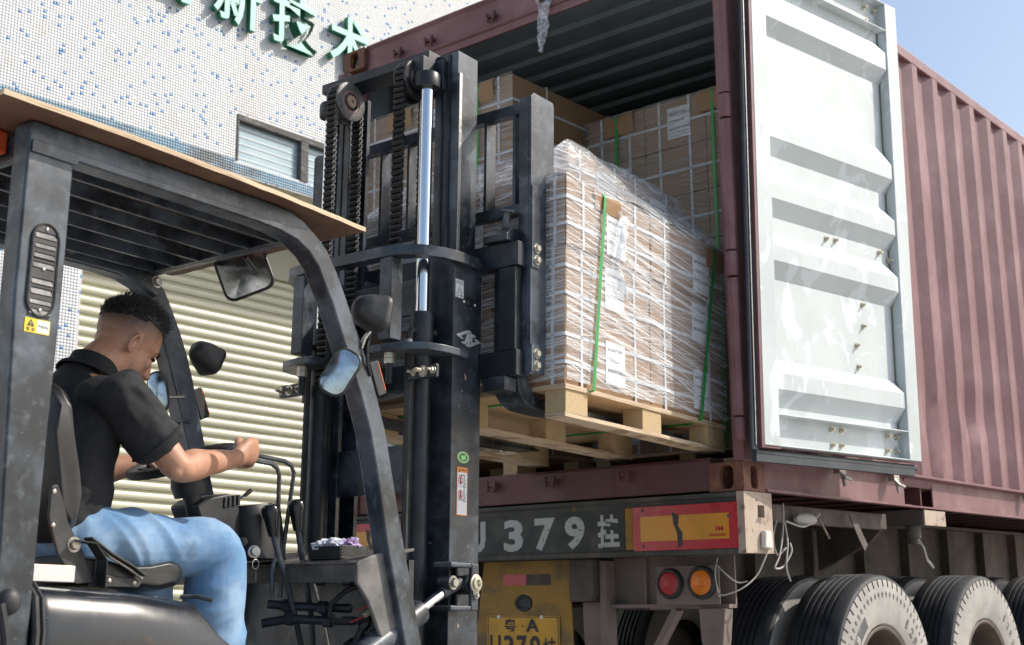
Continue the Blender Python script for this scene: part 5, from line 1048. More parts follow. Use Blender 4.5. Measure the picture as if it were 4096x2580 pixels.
# steering wheel, column, cowl, instrument pod
wc = Vector((.0, -.83, -.016)); ax = Vector((0, -.36, .933)).normalized(); e1 = Vector((1, 0, 0)); e2 = ax.cross(e1)
rw_ = [wc+(e1*math.cos(a)+e2*math.sin(a))*.160 for a in [2*math.pi*k/56 for k in range(57)]]
sw = P("steering_wheel", MB().tube(rw_, [.0145+.0012*(k % 2) for k in range(57)], 10, cap=False), RUBBER, 0, smooth=60)
for a in (R(90), R(210), R(330)): P("wheel_spoke", MB().tube([wc+(e1*math.cos(a)+e2*math.sin(a))*.155, wc+(e1*math.cos(a)+e2*math.sin(a))*.03-ax*.03], .009, 6), RUBBER, 0, par=sw)
P("wheel_hub", MB().lathe([(.048, -.055), (.050, -.03), (.042, -.012), (.0, -.008)], wc-ax*.010, ax, 20), RUBBER, 0, par=sw)
P("column_collar", MB().lathe([(.052, -.105), (.056, -.07), (.050, -.05)], wc, ax, 18), PLASTIC, 0)
P("steering_column", MB().cyl(wc-ax*.04, wc-ax*.19, .028, 18), PLASTIC, 0)
P("column_cowl", MB().prism([(-.805, -.150), (-.775, -.128), (-.68, -.104), (-.645, -.125), (-.610, -.195), (-.60, -.26), (-.72, -.26), (-.775, -.205)], 'x', -.085, .045), PLASTIC, .008, seg=3)
for k in range(4): P("gaiter_fold", MB().box((-.045+.0, -.700+k*.018, -.150+k*.004), (.050, -.690+k*.018, -.118+k*.004)), RUBBER, .002)
P("turn_lever", MB().tube([(.02, -.655, -.145), (.035, -.625, -.115), (.045, -.600, -.093)], [.0035, .0035, .0035], 6), BLACK, 0); P("turn_lever_knob", MB().tube([(.040, -.612, -.106), (.046, -.598, -.092), (.049, -.592, -.086)], [.006, .008, .006], 8), PLASTIC, 0)
pod = MB(); 
def podr(u, v):
    a = 2*math.pi*u; h = v; r = .118*(1-.10*h)*(1 if h < .93 else .92); cx, cy_ = -.02, -.530
    sx = math.copysign(abs(math.cos(a))**.7, math.cos(a)); sy = math.copysign(abs(math.sin(a))**.7, math.sin(a))
    return (cx+sx*r*1.05, cy_+sy*r*.84+.0-h*.025, -.30+h*.172+sy*.012*h)
po = P("instrument_pod", MB().grid(podr, 36, 8), PLASTIC, 0, smooth=50)
P("instrument_face", MB().add([Vector(podr(k/36, 1.0))+Vector((0, 0, .0)) for k in range(36)], [tuple(range(36))]), M("dusty_dial_cover", (.20, .21, .20), [((.33, .32, .30), 8, .4, .7, .7)], rough=(.25, .5, 9)), 0, par=po)
P("ignition_lock", MB().lathe([(.020, 0), (.020, .004), (.013, .006), (.012, .022), (.0, .022)], (.10, -.615, -.283), (.9, -.42, .05), 16), STEEL, 0, par=po); P("pull_knob", MB().lathe([(.006, 0), (.006, .02), (.013, .022), (.013, .030), (.0, .032)], (.075, -.640, -.255), (.8, -.6, .05), 14), PLASTIC, 0, par=po)
P("key_ring", MB().tube([(.125+.0, -.628+.013*math.cos(a), -.322+.015*math.sin(a)) for a in [k*math.pi/8 for k in range(17)]], .0014, 5), STEEL, 0, par=po); P("key_tag", MB().tube([(.125, -.628, -.337), (.125, -.626, -.375)], .004, 6), PLASTIC, 0, par=po)
pan = MB(); pan.prism([(-.505, -.323), (-.505, -.316), (-.235, -.262), (-.235, -.272)], 'x', -.43, .43); pan.box((-.43, -.505, -.375), (.43, -.500, -.3235)); P("cowl_panel", pan, M("dusty_cowl_panel", (.05, .048, .045), [((.17, .15, .13), 4, .35, .65, .8)], rough=(.6, .75, 12)), .003)
P("cowl_side", MB().prism([(-.515, -.324), (-.505, -.312), (-.42, -.287), (-.30, -.268), (-.28, -.60), (-.36, -.60), (-.46, -.43), (-.510, -.378)], 'x', .4305, .445), M("dusty_grey_side_plate", (.06, .062, .064), [((.20, .19, .18), 5, .4, .65, .8), ((.02, .02, .02), 60, .66, .72, .8)], rough=(.55, .7, 12)), .006)
tr_ = MB(); tx0, tx1, ty0, ty1, tz = .175, .315, -.455, -.325, -.302
tr_.prism([(tx0, ty0), (tx1, ty0), (tx1, ty1), (tx0, ty1)], 'z', tz, tz+.008); [tr_.box(a, b) for a, b in (((tx0, ty0, tz+.0081), (tx1, ty0+.006, tz+.040)), ((tx0, ty1-.006, tz+.0081), (tx1, ty1, tz+.046)), ((tx0, ty0+.0061, tz+.0081), (tx0+.006, ty1-.0061, tz+.043)), ((tx1-.006, ty0+.0061, tz+.0081), (tx1, ty1-.0061, tz+.043)))]
P("console_tray", tr_, PLASTIC, .002)
def gear(x, top, neck, pts, name="control_lever"):
    l_ = P(name, MB().tube([(x, *p) for p in pts], .0095, 10), BLACK, 0)
    a, b = Vector((x, *top)), Vector((x, *neck)); d_ = (a-b); P("lever_knob", MB().lathe([(.014, 0), (.017, .015), (.022, .05), (.0285, .075), (.027, .090), (.016, .0995), (.0, .101)], b, d_, 18), M("glossy_black_knob", (.010, .011, .012), rough=(.12, .2, 9), spec=.6), 0, smooth=60, par=l_)
gear(.13, (-.585, -.146), (-.565, -.233), [(-.566, -.228), (-.535, -.30), (-.505, -.355), (-.455, -.48), (-.42, -.58), (-.38, -.80)])
gear(.13, (-.473, -.122), (-.460, -.210), [(-.461, -.205), (-.437, -.29), (-.418, -.352), (-.385, -.48), (-.37, -.58), (-.35, -.80)])
P("bent_lever", MB().tube([(.10, -.640, .002), (.10, -.605, -.001), (.10, -.560, -.003), (.10, -.535, -.014), (.10, -.524, -.036), (.10, -.518, -.26), (.10, -.535, -.33), (.10, -.53, -.42)], .0075, 8), BLACK, 0); P("bent_lever", MB().tube([(.095, -.640, .022), (.095, -.605, .017), (.095, -.50, .012), (.095, -.468, .0), (.095, -.455, -.022), (.095, -.476, -.183), (.095, -.492, -.31), (.095, -.49, -.42)], .0075, 8), BLACK, 0)
P("thin_lever", MB().tube([(.20, -.445, -.375), (.20, -.40, -.48), (.20, -.35, -.62)], .006, 8), STEEL, 0)
# hydraulics and wiring under the console
for pts, r in (([(.05, -.50, -.44), (.10, -.46, -.445), (.22, -.42, -.45), (.30, -.38, -.452)], .014), ([(.05, -.52, -.50), (.12, -.47, -.485), (.24, -.42, -.49), (.32, -.38, -.49)], .014), ([(.16, -.47, -.355), (.22, -.44, -.358), (.30, -.40, -.36)], .017), ([(.31, -.38, -.58), (.34, -.36, -.50), (.36, -.34, -.46), (.37, -.31, -.445), (.38, -.29, -.47), (.37, -.30, -.56)], .012)):
    P("hydraulic_line", MB().tube(pts, r, 10), STEEL if r > .013 and pts[0][0] > .1 else BLACK2, 0)
    for q in pts[1:3]: P("line_fitting", MB().lathe([(r*1.5, -.014), (r*1.5, .014)], q, Vector(pts[2])-Vector(pts[1]), 6), BLACK2, 0)
P("wiring_loom", MB().tube([(.33, -.36, -.375), (.29, -.40, -.40), (.26, -.43, -.44), (.26, -.435, -.475), (.30, -.41, -.49), (.36, -.36, -.485)], .009, 8), RUBBER, 0)
for c_ in ((.375, -.375, -.44), (.365, -.39, -.475)): P("wire_connector", MB().tube([c_, (c_[0]+.008, c_[1]+.030, c_[2]+.022)], .01, 4, flat=(.018, .014)), M("yellowed_connector", (.55, .50, .36), rough=(.4, .5, 9)), .002)
for c_ in ((.375, -.375, -.44), (.365, -.39, -.475)): P("red_wire", MB().tube([(c_[0]-.03, c_[1]-.03, c_[2]-.02), (c_[0]-.01, c_[1]-.01, c_[2]-.008), c_], .003, 5), M("red_wire_skin", (.4, .02, .03), rough=(.4, .5, 9)), 0)
P("pump_housing", MB().sphere((.30, -.30, -.60), (.09, .10, .07), 16, 10), BLACK2, 0)
P("foot_pedal", MB().box((.17, -.60, -.62), (.25, -.52, -.60), Matrix.Rotation(R(0), 4, 'X')), RUBBER, .004)
# ---- separate things on the forklift
def sheet():
    m = MB(); A, B_, C_, D_ = Vector((.548, -1.862, .6965)), Vector((.492, -.575, .6965)), Vector((-.43, -.585, .6965)), Vector((-.46, -1.88, .6965))
    nu, nv = 30, 24; t = .014
    def q(u, v, dz):
        p = (A*(1-u)+B_*u)*(1-v)+(D_*(1-u)+C_*u)*v; p.x += .022*math.sin(math.pi*u)*(1-v)*.9; e = .006*noise.noise(p*9)+.003*noise.noise(p*37)
        edge = (u in (0, 1)) or (v in (0, 1)); return (p.x+(e if v in (0, 1) else 0), p.y+(e*1.5 if u in (0, 1) else 0), p.z+dz)
    a = [q(i/nu, j/nv, 0) for j in range(nv+1) for i in range(nu+1)]; b = [(x, y, z+t) for x, y, z in a]; k = len(a)
    m.add(a+b, [(j*(nu+1)+i, j*(nu+1)+i+1, (j+1)*(nu+1)+i+1, (j+1)*(nu+1)+i) for j in range(nv) for i in range(nu)]+[(k+j*(nu+1)+i, k+(j+1)*(nu+1)+i, k+(j+1)*(nu+1)+i+1, k+j*(nu+1)+i+1) for j in range(nv) for i in range(nu)])
    bd = [i for i in range(nu+1)]+[j*(nu+1)+nu for j in range(1, nv+1)]+[nv*(nu+1)+i for i in range(nu-1, -1, -1)]+[j*(nu+1) for j in range(nv-1, 0, -1)]
    m.add([a[i] for i in bd]+[b[i] for i in bd], [(i, (i+1) % len(bd), len(bd)+(i+1) % len(bd), len(bd)+i) for i in range(len(bd))]); return m
ps = sheet().mesh("plywood_sheet", 30, False)
DARKPLY = M("dark_film_faced_plywood", (.13, .068, .045), [((.22, .13, .075), 4, .45, .7, .7), ((.36, .24, .12), 6, .68, .76, .6), ((.06, .035, .028), 9, .55, .75, .5)], rough=(.5, .7, 9))
ps.materials.append(DARKPLY); ps.materials.append(PLYE)
for p in ps.polygons: p.material_index = 1 if abs(p.normal.z) < .5 else 0
o = bpy.data.objects.new("plywood_sheet", ps); COL.objects.link(o); o.matrix_world = FF; props(o, "weathered reddish plywood sheet laid over the forklift's overhead guard", "plywood sheet")
def crumple(c, r, seed, sq=(1, 1, .7)):
    bm = bmesh.new(); bmesh.ops.create_icosphere(bm, subdivisions=3, radius=r)
    for v in bm.verts:
        n = v.co.normalized(); k = .62+.75*abs(noise.noise(n*2.3+Vector((seed, seed*2, 1))))+.35*noise.noise(n*5+Vector((1, seed, 4))); v.co = Vector((n.x*sq[0], n.y*sq[1], n.z*sq[2]))*r*k+Vector(c)
    me = bpy.data.meshes.new("crumpled_paper"); bm.to_mesh(me); bm.free(); return me
single("crumpled_paper", crumple((.225, -.405, -.262), .058, 3, (1, 1.1, .65)), M("crumpled_white_paper", (.60, .62, .72), [((.42, .34, .28), 40, .6, .68, .6), ((.45, .55, .72), 12, .5, .7, .5)], rough=(.8, .9, 9)), "crumpled white printed paper lying in the black console tray", "paper", FF, smooth=0)
single("crumpled_paper", crumple((.285, -.375, -.258), .034, 8, (1, 1, .9)), M("lilac_paper", (.45, .34, .56), rough=(.8, .9, 9)), "small crumpled lilac paper in the console tray, beside the white one", "paper", FF, smooth=0)
# ================================================================== the driver (frame FF)
def skin_mat():
    m = bpy.data.materials.new("skin"); m.use_nodes = True; n = m.node_tree.nodes; l = m.node_tree.links; b = n["Principled BSDF"]
    tc = n.new("ShaderNodeTexCoord"); t = n.new("ShaderNodeTexNoise"); t.inputs["Scale"].default_value = 22; t.inputs["Detail"].default_value = 6; l.new(tc.outputs["Object"], t.inputs["Vector"])
    mr = n.new("ShaderNodeMapRange"); mr.inputs[1].default_value = .35; mr.inputs[2].default_value = .7; l.new(t.outputs["Fac"], mr.inputs[0])
    mx = n.new("ShaderNodeMix"); mx.data_type = 'RGBA'; l.new(mr.outputs[0], mx.inputs[0]); mx.inputs[6].default_value = (.40, .20, .125, 1); mx.inputs[7].default_value = (.50, .275, .18, 1)
    at = n.new("ShaderNodeAttribute"); at.attribute_name = "stubble"
    t2 = n.new("ShaderNodeTexNoise"); t2.inputs["Scale"].default_value = 420; l.new(tc.outputs["Object"], t2.inputs["Vector"])
    k = n.new("ShaderNodeMath"); k.operation = 'MULTIPLY_ADD'; l.new(t2.outputs["Fac"], k.inputs[0]); k.inputs[1].default_value = .8; k.inputs[2].default_value = .45
    k2 = n.new("ShaderNodeMath"); k2.operation = 'MULTIPLY'; k2.use_clamp = True; l.new(at.outputs["Fac"], k2.inputs[0]); l.new(k.outputs[0], k2.inputs[1])
    m2 = n.new("ShaderNodeMix"); m2.data_type = 'RGBA'; l.new(k2.outputs[0], m2.inputs[0]); l.new(mx.outputs[2], m2.inputs[6]); m2.inputs[7].default_value = (.022, .019, .020, 1)
    l.new(m2.outputs[2], b.inputs["Base Color"]); b.inputs["Roughness"].default_value = .48; b.inputs["Subsurface Weight"].default_value = .12; b.inputs["Subsurface Radius"].default_value = (.012, .004, .002); b.inputs["Subsurface Scale"].default_value = .4
    bp = n.new("ShaderNodeBump"); bp.inputs["Strength"].default_value = .15; bp.inputs["Distance"].default_value = .001; l.new(t2.outputs["Fac"], bp.inputs["Height"]); l.new(bp.outputs[0], b.inputs["Normal"]); return m
SKIN = skin_mat()
SHIRT = M("black_polo_knit", (.013, .014, .017), [((.032, .033, .037), (6, 6, 6), .4, .7, .6), ((.04, .04, .045), 420, .5, .7, .5)], rough=(.75, .9, 40), bump=(.3, 500, .001), spec=.35)
DENIM = M("light_washed_denim", (.125, .245, .42), [((.31, .43, .56), 5.5, .38, .68, .75), ((.07, .15, .29), (9, 9, 4), .58, .75, .6), ((.40, .50, .60), (500, 60, 500), .55, .7, .4)], rough=(.85, .92, 30), bump=(.35, 600, .001), spec=.2)
HAIR = M("black_hair", (.008, .0075, .008), rough=(.4, .55, 50), spec=.4)
def voxel(mb, name, vox, smooth=3, fac=.5):
    me = bpy.data.meshes.new(name); me.from_pydata(mb.v, [], mb.f); me.update()
    bm = bmesh.new(); bm.from_mesh(me); bmesh.ops.recalc_face_normals(bm, faces=bm.faces); bm.to_mesh(me); bm.free()
    o = bpy.data.objects.new(name, me); COL.objects.link(o)
    r = o.modifiers.new("r", 'REMESH'); r.mode = 'VOXEL'; r.voxel_size = vox; r.adaptivity = 0
    s = o.modifiers.new("s", 'SMOOTH'); s.iterations = smooth; s.factor = fac
    bpy.context.view_layer.update(); out = bpy.data.meshes.new_from_object(o.evaluated_get(bpy.context.evaluated_depsgraph_get()))
    bpy.data.objects.remove(o); bpy.data.meshes.remove(me); out.name = name; out.polygons.foreach_set("use_smooth", [True]*len(out.polygons)); return out
def limb(mb, pts, rad, n=18, up=(1, 0, 0), sub=5):
    """smooth elliptical limb: pts, rad = [(a along 'up', b across)], closed with round ends"""
    Pn = [Vector(p) for p in pts]; Q, Rr = [], []
    for i in range(len(Pn)-1):
        a, b, c, d = Pn[max(i-1, 0)], Pn[i], Pn[i+1], Pn[min(i+2, len(Pn)-1)]
        for k in range(sub):
            t = k/sub; Q.append(.5*((2*b)+(c-a)*t+(2*a-5*b+4*c-d)*t*t+(3*b-a-3*c+d)*t**3)); s_ = t*t*(3-2*t); Rr.append(tuple(rad[i][j]*(1-s_)+rad[i+1][j]*s_ for j in (0, 1)))
    Q.append(Pn[-1]); Rr.append(rad[-1])
    d0 = (Q[1]-Q[0]).normalized(); d1 = (Q[-1]-Q[-2]).normalized(); caps0 = [(Q[0]-d0*max(Rr[0])*.5*math.sin(R(a)), math.cos(R(a))) for a in (80, 50, 25)]; caps1 = [(Q[-1]+d1*max(Rr[-1])*.5*math.sin(R(a)), math.cos(R(a))) for a in (25, 50, 80)]
    S_ = [(p, (Rr[0][0]*k, Rr[0][1]*k)) for p, k in caps0]+list(zip(Q, Rr))+[(p, (Rr[-1][0]*k, Rr[-1][1]*k)) for p, k in caps1]
    vs = []; m = len(S_); U = Vector(up)
    for i, (p, r) in enumerate(S_):
        t = (S_[min(i+1, m-1)][0]-S_[max(i-1, 0)][0]).normalized(); a = (U-t*U.dot(t)).normalized(); b = t.cross(a)
        for j in range(n): th = 2*math.pi*j/n; vs.append(p+a*math.cos(th)*r[0]+b*math.sin(th)*r[1])
    mb.add(vs, [(i*n+j, i*n+(j+1) % n, (i+1)*n+(j+1) % n, (i+1)*n+j) for i in range(m-1) for j in range(n)]+[tuple(range(n-1, -1, -1)), tuple((m-1)*n+j for j in range(n))])
# head frame
HC = Vector((.0, -1.062, .318)); HR = Matrix.Rotation(R(-7), 3, 'Z') @ Matrix.Rotation(R(-29), 3, 'X')
def H(x, y, z): return HC+HR @ Vector((x, y, z))
def hell(mb, c, r, rot=None, n=24, m=16):
    k = MB().sphere((0, 0, 0), r, n, m); rm = rot or Matrix.Identity(3)
    mb.add([H(*(rm @ Vector(p)+Vector(c))) for p in k.v], k.f)
CR, CC = (.080, .104, .092), (0, -.012, .024)
RS, RE, RWr = Vector((.190, -1.225, .118)), Vector((.248, -1.046, -.072)), Vector((.168, -.772, -.014))
LS, LE, LWr = Vector((-.190, -1.215, .122)), Vector((-.262, -1.000, -.060)), Vector((-.185, -.815, .000))
b = MB()
limb(b, [(0, -1.27, -.27), (0, -1.245, -.12), (0, -1.235, .04), (0, -1.222, .13), (0, -1.20, .185)], [(.135, .095), (.135, .095), (.150, .100), (.15, .075), (.075, .06)])
limb(b, [(0, -1.215, .14), (0, -1.175, .215), (0, -1.115, .275), H(0, -.03, -.02)], [(.074, .070), (.064, .066), (.062, .066), (.066, .07)])
hell(b, CC, CR); hell(b, (0, .028, -.045), (.062, .062, .070)); hell(b, (0, .040, -.088), (.044, .042, .036)); hell(b, (0, .068, -.108), (.022, .016, .018)); hell(b, (0, .074, .010), (.050, .018, .018)); hell(b, (0, .088, -.082), (.022, .012, .007)); hell(b, (0, .086, -.092), (.018, .011, .007))
hell(b, (0, .094, -.038), (.010, .016, .026), Matrix.Rotation(R(18), 3, 'X')); hell(b, (0, .104, -.056), (.016, .013, .011)); hell(b, (.012, .096, -.060), (.008, .009, .008)); hell(b, (-.012, .096, -.060), (.008, .009, .008))
hell(b, (.040, .060, -.040), (.022, .022, .022)); hell(b, (-.040, .060, -.040), (.022, .022, .022))
for s in (1, -1):
    ro = Matrix.Rotation(R(24*s), 3, 'Z') @ Matrix.Rotation(R(-8), 3, 'X'); k = MB()
    ring = [(.0, .017*math.cos(a)-.002*math.sin(2*a), .031*math.sin(a)) for a in [2*math.pi*i/20 for i in range(21)]]
    k.tube(ring, [.0050]*21, 8, cap=True); k.sphere((-.010*s, .006, -.004), (.006, .012, .024), 14, 10); k.sphere((-.004*s, .002, -.029), (.0055, .008, .010), 10, 8); k.sphere((-.004*s, .016, -.006), (.005, .005, .009), 8, 6)
    b.add([H(*(ro @ Vector(p)+Vector((.084*s, -.014, -.030)))) for p in k.v], k.f)
limb(b, [RS, RS.lerp(RE, .35), RS.lerp(RE, .75), RE, RE.lerp(RWr, .25), RE.lerp(RWr, .6), RWr], [(.058, .055), (.052, .050), (.044, .046), (.041, .043), (.047, .044), (.037, .035), (.026, .030)], up=(0, 0, 1))
b.sphere(RE+Vector((.012, -.020, -.014)), (.026, .026, .024), 12, 8)
limb(b, [LS, LS.lerp(LE, .35), LS.lerp(LE, .75), LE, LE.lerp(LWr, .3), LWr], [(.058, .055), (.052, .050), (.044, .046), (.041, .043), (.044, .042), (.027, .030)], up=(0, 0, 1))
def finger(pts, r0, r1): n_ = len(pts)-1; limb(b, pts, [(r0+(r1-r0)*i/n_,)*2 for i in range(len(pts))], n=12, up=(.3, .2, 1), sub=3)
# right fist closed round the two lever ends
limb(b, [RWr, (.156, -.735, .004), (.140, -.695, .018), (.126, -.662, .022)], [(.028, .024), (.034, .023), (.043, .022), (.040, .019)], up=(0, .25, 1))
for i in range(4):
    z = .056-.0225*i; yb = -.660-.004*abs(i-1)-.006*(i == 3); L_ = (1, 1.06, 1.0, .85)[i]
    finger([(.130, yb-.022, z-.002), (.124, yb+.002, z+.002), (.108, yb+.028*L_, z-.002), (.080, yb+.036*L_, z-.005), (.066, yb+.016*L_, z-.007), (.074, yb-.004, z-.006)], .0112-.0008*(i == 3), .0088)
finger([(.132, -.728, .022), (.104, -.706, .050), (.078, -.675, .058), (.066, -.645, .050)], .014, .0105)
# left hand on the far side of the steering wheel
wp_ = wc+(e1*math.cos(R(168))+e2*math.sin(R(168)))*.160
limb(b, [LWr, LWr.lerp(wp_, .55)+Vector((0, 0, .018)), wp_+Vector((-.004, .006, .022))], [(.026, .022), (.040, .02), (.040, .016)], up=(.25, .9, .2))
for i in range(4):
    q = wp_+Vector((-.004+.0*i, -.030+.021*i, .020)); finger([q+Vector((-.012, 0, .002)), q+Vector((.020, .003, .006)), q+Vector((.032, .003, -.018)), q+Vector((.014, .003, -.040))], .0105, .0085)
finger([LWr.lerp(wp_, .5)+Vector((.01, .01, .0)), wp_+Vector((.01, -.045, -.004)), wp_+Vector((.022, -.03, -.022))], .012, .010)
RK, LK, RA, LA = Vector((.192, -.872, -.290)), Vector((-.165, -.845, -.285)), Vector((.190, -.775, -.84)), Vector((-.165, -.745, -.84))
for hipx, K, A in ((.095, RK, RA), (-.095, LK, LA)):
    limb(b, [(hipx, -1.25, -.275), Vector((hipx, -1.25, -.275)).lerp(K, .5), K, K.lerp(A, .35), A], [(.078, .075), (.068, .066), (.052, .052), (.050, .050), (.036, .036)], up=(1, 0, 0))
    limb(b, [A, A+Vector((0, .06, -.05)), A+Vector((0, .14, -.07))], [(.034, .034), (.038, .03), (.03, .02)])
body = voxel(b, "driver_body", .0042, 4, .5)
sub_ = body.attributes.new("stubble", 'FLOAT', 'POINT'); val = np.zeros(len(body.vertices), 'f'); HI = HR.transposed()
for i, v in enumerate(body.vertices):
    p = HI @ (v.co-HC)
    if abs(p.x) < .12 and -.13 < p.y < .12 and -.13 < p.z < .14:
        line_ = -.040 if p.y < -.05 else -.040+(p.y+.05)*.62       # hairline from the nape over the ear to the temple
        if p.y > .055: line_ = .050
        k = (p.z-line_)/.07; ear = abs(p.x) > .078 and -.05 < p.y < .025 and p.z < .012
        if not ear: val[i] = max(0, min(1, .22+k*.85))
        if val[i] == 0 and p.y > .04 and -.12 < p.z < -.06: val[i] = .08
sub_.data.foreach_set("value", val)
pe = bpy.data.objects.new("person", body); COL.objects.link(pe); body.materials.append(SKIN); pe.matrix_world = FF
props(pe, "driver in black polo shirt and blue jeans, leaning forward with a hand on levers", "person")
# eyes
for s in (1, -1):
    k = MB(); hell(k, (.030*s, .082, -.012), (.011, .008, .006), n=12, m=8); part("eye", k, M("dark_eye", (.02, .015, .012), rough=(.1, .1, 1)), pe, 60)
    k = MB(); k.tube([H(.014*s, .097, .008), H(.032*s, .092, .013), H(.048*s, .078, .007)], [.003, .0035, .002], 6); part("eyebrow", k, HAIR, pe, 0)
# hair: a close cap plus many short tufts
hm = MB(); hr = random.Random(11)
def hmask(d):
    """d = unit direction in the head frame; returns length of the hair there"""
    if d.z < -.02 and d.y > -.55: return 0
    side = abs(d.x)/max(.001, math.sqrt(1-min(.999, d.z*d.z))); top = max(0, min(1, (d.z-.42)/.28))
    if d.y > .0 and d.z < .40+.10*max(0, d.y-.3): return 0
    if d.y < 0: top = max(top, max(0, min(1, (d.z-.10+.30*(-d.y-.4))/.35))*(.75 if abs(d.x) < .75 else .2))
    return top
cap = MB(); nu, nv = 56, 28; keep = {}
for j in range(nv+1):
    for i in range(nu):
        ph = math.pi*.72*j/nv; th = 2*math.pi*i/nu; d = Vector((math.sin(ph)*math.cos(th), math.sin(ph)*math.sin(th), math.cos(ph))); L_ = hmask(d); e = .0015+.011*L_*(.8+.4*noise.noise(d*9))
        keep[(i, j)] = L_; cap.v.append(tuple(H(CC[0]+d.x*(CR[0]+e), CC[1]+d.y*(CR[1]+e), CC[2]+d.z*(CR[2]+e))))
for j in range(nv):
    for i in range(nu):
        q = [(i, j), ((i+1) % nu, j), ((i+1) % nu, j+1), (i, j+1)]
        if min(keep[a] for a in q) > .02: cap.f.append(tuple(a[1]*nu+a[0] for a in q))
hm.add(cap.v, cap.f)
for _ in range(7500):
    d = Vector((hr.gauss(0, 1), hr.gauss(0, 1), hr.gauss(0, 1))).normalized(); L_ = hmask(d)
    if L_ <= .03: continue
    ln = (.005+.040*L_**1.3)*hr.uniform(.55, 1.05); root = Vector((CC[0]+d.x*CR[0], CC[1]+d.y*CR[1], CC[2]+d.z*CR[2]))
    dirn = (d*1.0+Vector((hr.uniform(-.4, .4), hr.uniform(-.1, .6), hr.uniform(.1, .6)))).normalized(); a = dirn.orthogonal().normalized(); c_ = dirn.cross(a); w_ = .0017
    base = [root+(a*math.cos(t)+c_*math.sin(t))*w_ for t in (0, 2.1, 4.2)]; mid = [root+dirn*ln*.55+(a*math.cos(t)+c_*math.sin(t))*w_*.7 for t in (0, 2.1, 4.2)]; tip = root+dirn*ln+Vector((0, .12, -.05))*ln
    hm.add([H(*p) for p in base+mid+[tip]], [(0, 1, 4, 3), (1, 2, 5, 4), (2, 0, 3, 5), (3, 4, 6), (4, 5, 6), (5, 3, 6)])
part("hair", hm, HAIR, pe, 0, recalc=False)
def fold(me, fn):
    me.calc_loop_triangles() if False else None
    n_ = [v.normal.copy() for v in me.vertices]
    for v, nn in zip(me.vertices, n_): v.co += nn*fn(v.co)
    me.update()
# shirt
s = MB()
limb(s, [(0, -1.285, -.235), (0, -1.262, -.165), (0, -1.245, -.06), (0, -1.240, .04), (0, -1.230, .112), (0, -1.205, .180)], [(.168, .118), (.170, .122), (.168, .118), (.180, .122), (.172, .092), (.080, .076)], n=28)
s.sphere((.132, -1.228, .108), (.092, .085, .066), 16, 10); s.sphere((-.132, -1.224, .112), (.092, .085, .066), 16, 10)
for S0, E0, L_ in ((RS, RE, .66), (LS, LE, .66)):
    dd = E0-S0; limb(s, [S0-dd*.05, S0+dd*.25, S0+dd*L_*.8, S0+dd*L_], [(.078, .074), (.074, .072), (.072, .072), (.076, .076)], up=(0, 0, 1), n=22)
sm_ = voxel(s, "polo_shirt", .0062, 3, .5)
def shirt_f(c):
    v = Vector(c); low = max(0, min(1, (.02-v.z)/.2)); arm = max(0, min(1, (abs(v.x)-.15)/.06))
    rd = lambda q: 1-2*abs(noise.noise(q))
    f = .011*low*rd(Vector((v.x*3, (v.y+v.z*.9)*3, (v.z-v.y*.5)*10)))+.006*arm*rd(Vector((v.x*3+7, (v.y-v.z)*4, (v.y+v.z*1.3)*11)))+.005*noise.noise(Vector((v.x*6, v.y*8, v.z*11+4)))+arm*.007*noise.noise(Vector((v.x*7, (v.y-v.z)*9, (v.y+v.z)*22)))
    return f+.002*noise.noise(v*40)
fold(sm_, shirt_f); shirt = part("polo_shirt", sm_, SHIRT, pe)
c = MB()
cc_, cax = Vector((0, -1.185, .205)), Vector((0, .42, .91)).normalized(); ca_ = Vector((1, 0, 0)); cb_ = cax.cross(ca_)
def collar(u, v):
    a = R(-252)+R(324)*u; r = .070+.010*(1-v)+.006*abs(v-.6); rr = r+(.012 if v < .3 else 0); h_ = -.022+.055*v-.012*max(0, math.sin(a)); return cc_+ca_*math.cos(a)*rr*1.02+cb_*math.sin(a)*rr*1.0+cax*h_
co_ = part("collar", MB().grid(collar, 44, 5), SHIRT, shirt, 60, recalc=False); sf = co_.modifiers.new("thickness", 'SOLIDIFY'); sf.thickness = .004
hem = RS.lerp(RE, .665); dd = (RE-RS).normalized(); ha = Vector((0, 0, 1)); ha = (ha-dd*ha.dot(dd)).normalized(); hb = dd.cross(ha)
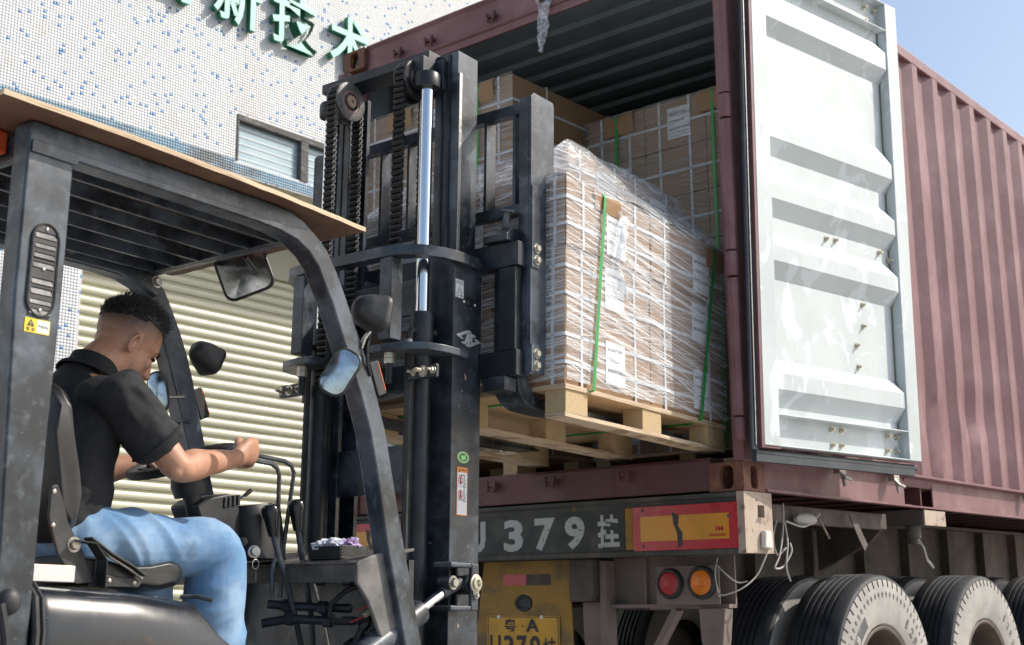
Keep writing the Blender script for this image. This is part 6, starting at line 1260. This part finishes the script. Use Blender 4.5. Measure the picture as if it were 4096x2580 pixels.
part("sleeve_hem", MB().tube([hem+(ha*math.cos(k*math.pi/14)+hb*math.sin(k*math.pi/14))*.0775 for k in range(29)], .01, 4, cap=False, flat=(.006, .020)), SHIRT, shirt, 40)
# jeans
j = MB(); limb(j, [(0, -1.30, -.285), (0, -1.265, -.245), (0, -1.235, -.195)], [(.170, .115), (.172, .125), (.158, .108)], n=28)
for hipx, K, A in ((.098, RK, RA), (-.098, LK, LA)):
    h0 = Vector((hipx, -1.26, -.282)); limb(j, [h0, h0.lerp(K, .35), h0.lerp(K, .75), K+Vector((0, .010, .004)), K.lerp(A, .14)+Vector((0, .02, 0)), K.lerp(A, .45), K.lerp(A, .93)], [(.092, .100), (.094, .092), (.082, .080), (.080, .082), (.080, .086), (.078, .082), (.074, .072)], up=(1, 0, 0), n=24)
jm = voxel(j, "jeans", .0058, 3, .5)
def jean_f(c):
    v = Vector(c); kn = math.exp(-((v.y+.91)/.09)**2)*(1 if v.z < -.27 else .35); hp_ = math.exp(-((v.y+1.13)/.10)**2); sh = max(0, min(1, (-.34-v.z)/.1))
    rd = lambda q: 1-2.2*abs(noise.noise(q))
    f = .010*kn*rd(Vector((v.x*3, (v.y*.6-v.z)*13, (v.y+v.z)*3)))+.010*hp_*rd(Vector((v.x*3, (v.y*1.2+v.z*.9)*11, v.z*3)))+.009*sh*rd(Vector((v.x*4, v.y*6, v.z*7)))+.004*rd(v*6)+.002*noise.noise(v*20)
    return f
fold(jm, jean_f); je = part("jeans", jm, DENIM, pe)
part("belt", MB().tube([Vector((.164*math.cos(a), -1.262+.122*math.sin(a)*.98, -.222+.045*math.sin(a))) for a in [2*math.pi*k/40 for k in range(41)]], .01, 4, cap=False, flat=(.004, .032), up=(0, 0, 1)), VINYL, je, 40)
st_ = M("tan_stitching", (.20, .30, .42), rough=(.8, .8, 1))
for K, A in ((RK, RA), (LK, LA)):
    part("shoe", MB().sphere(A+Vector((0, .07, -.065)), (.048, .125, .045), 16, 10), RUBBER, pe, 60)
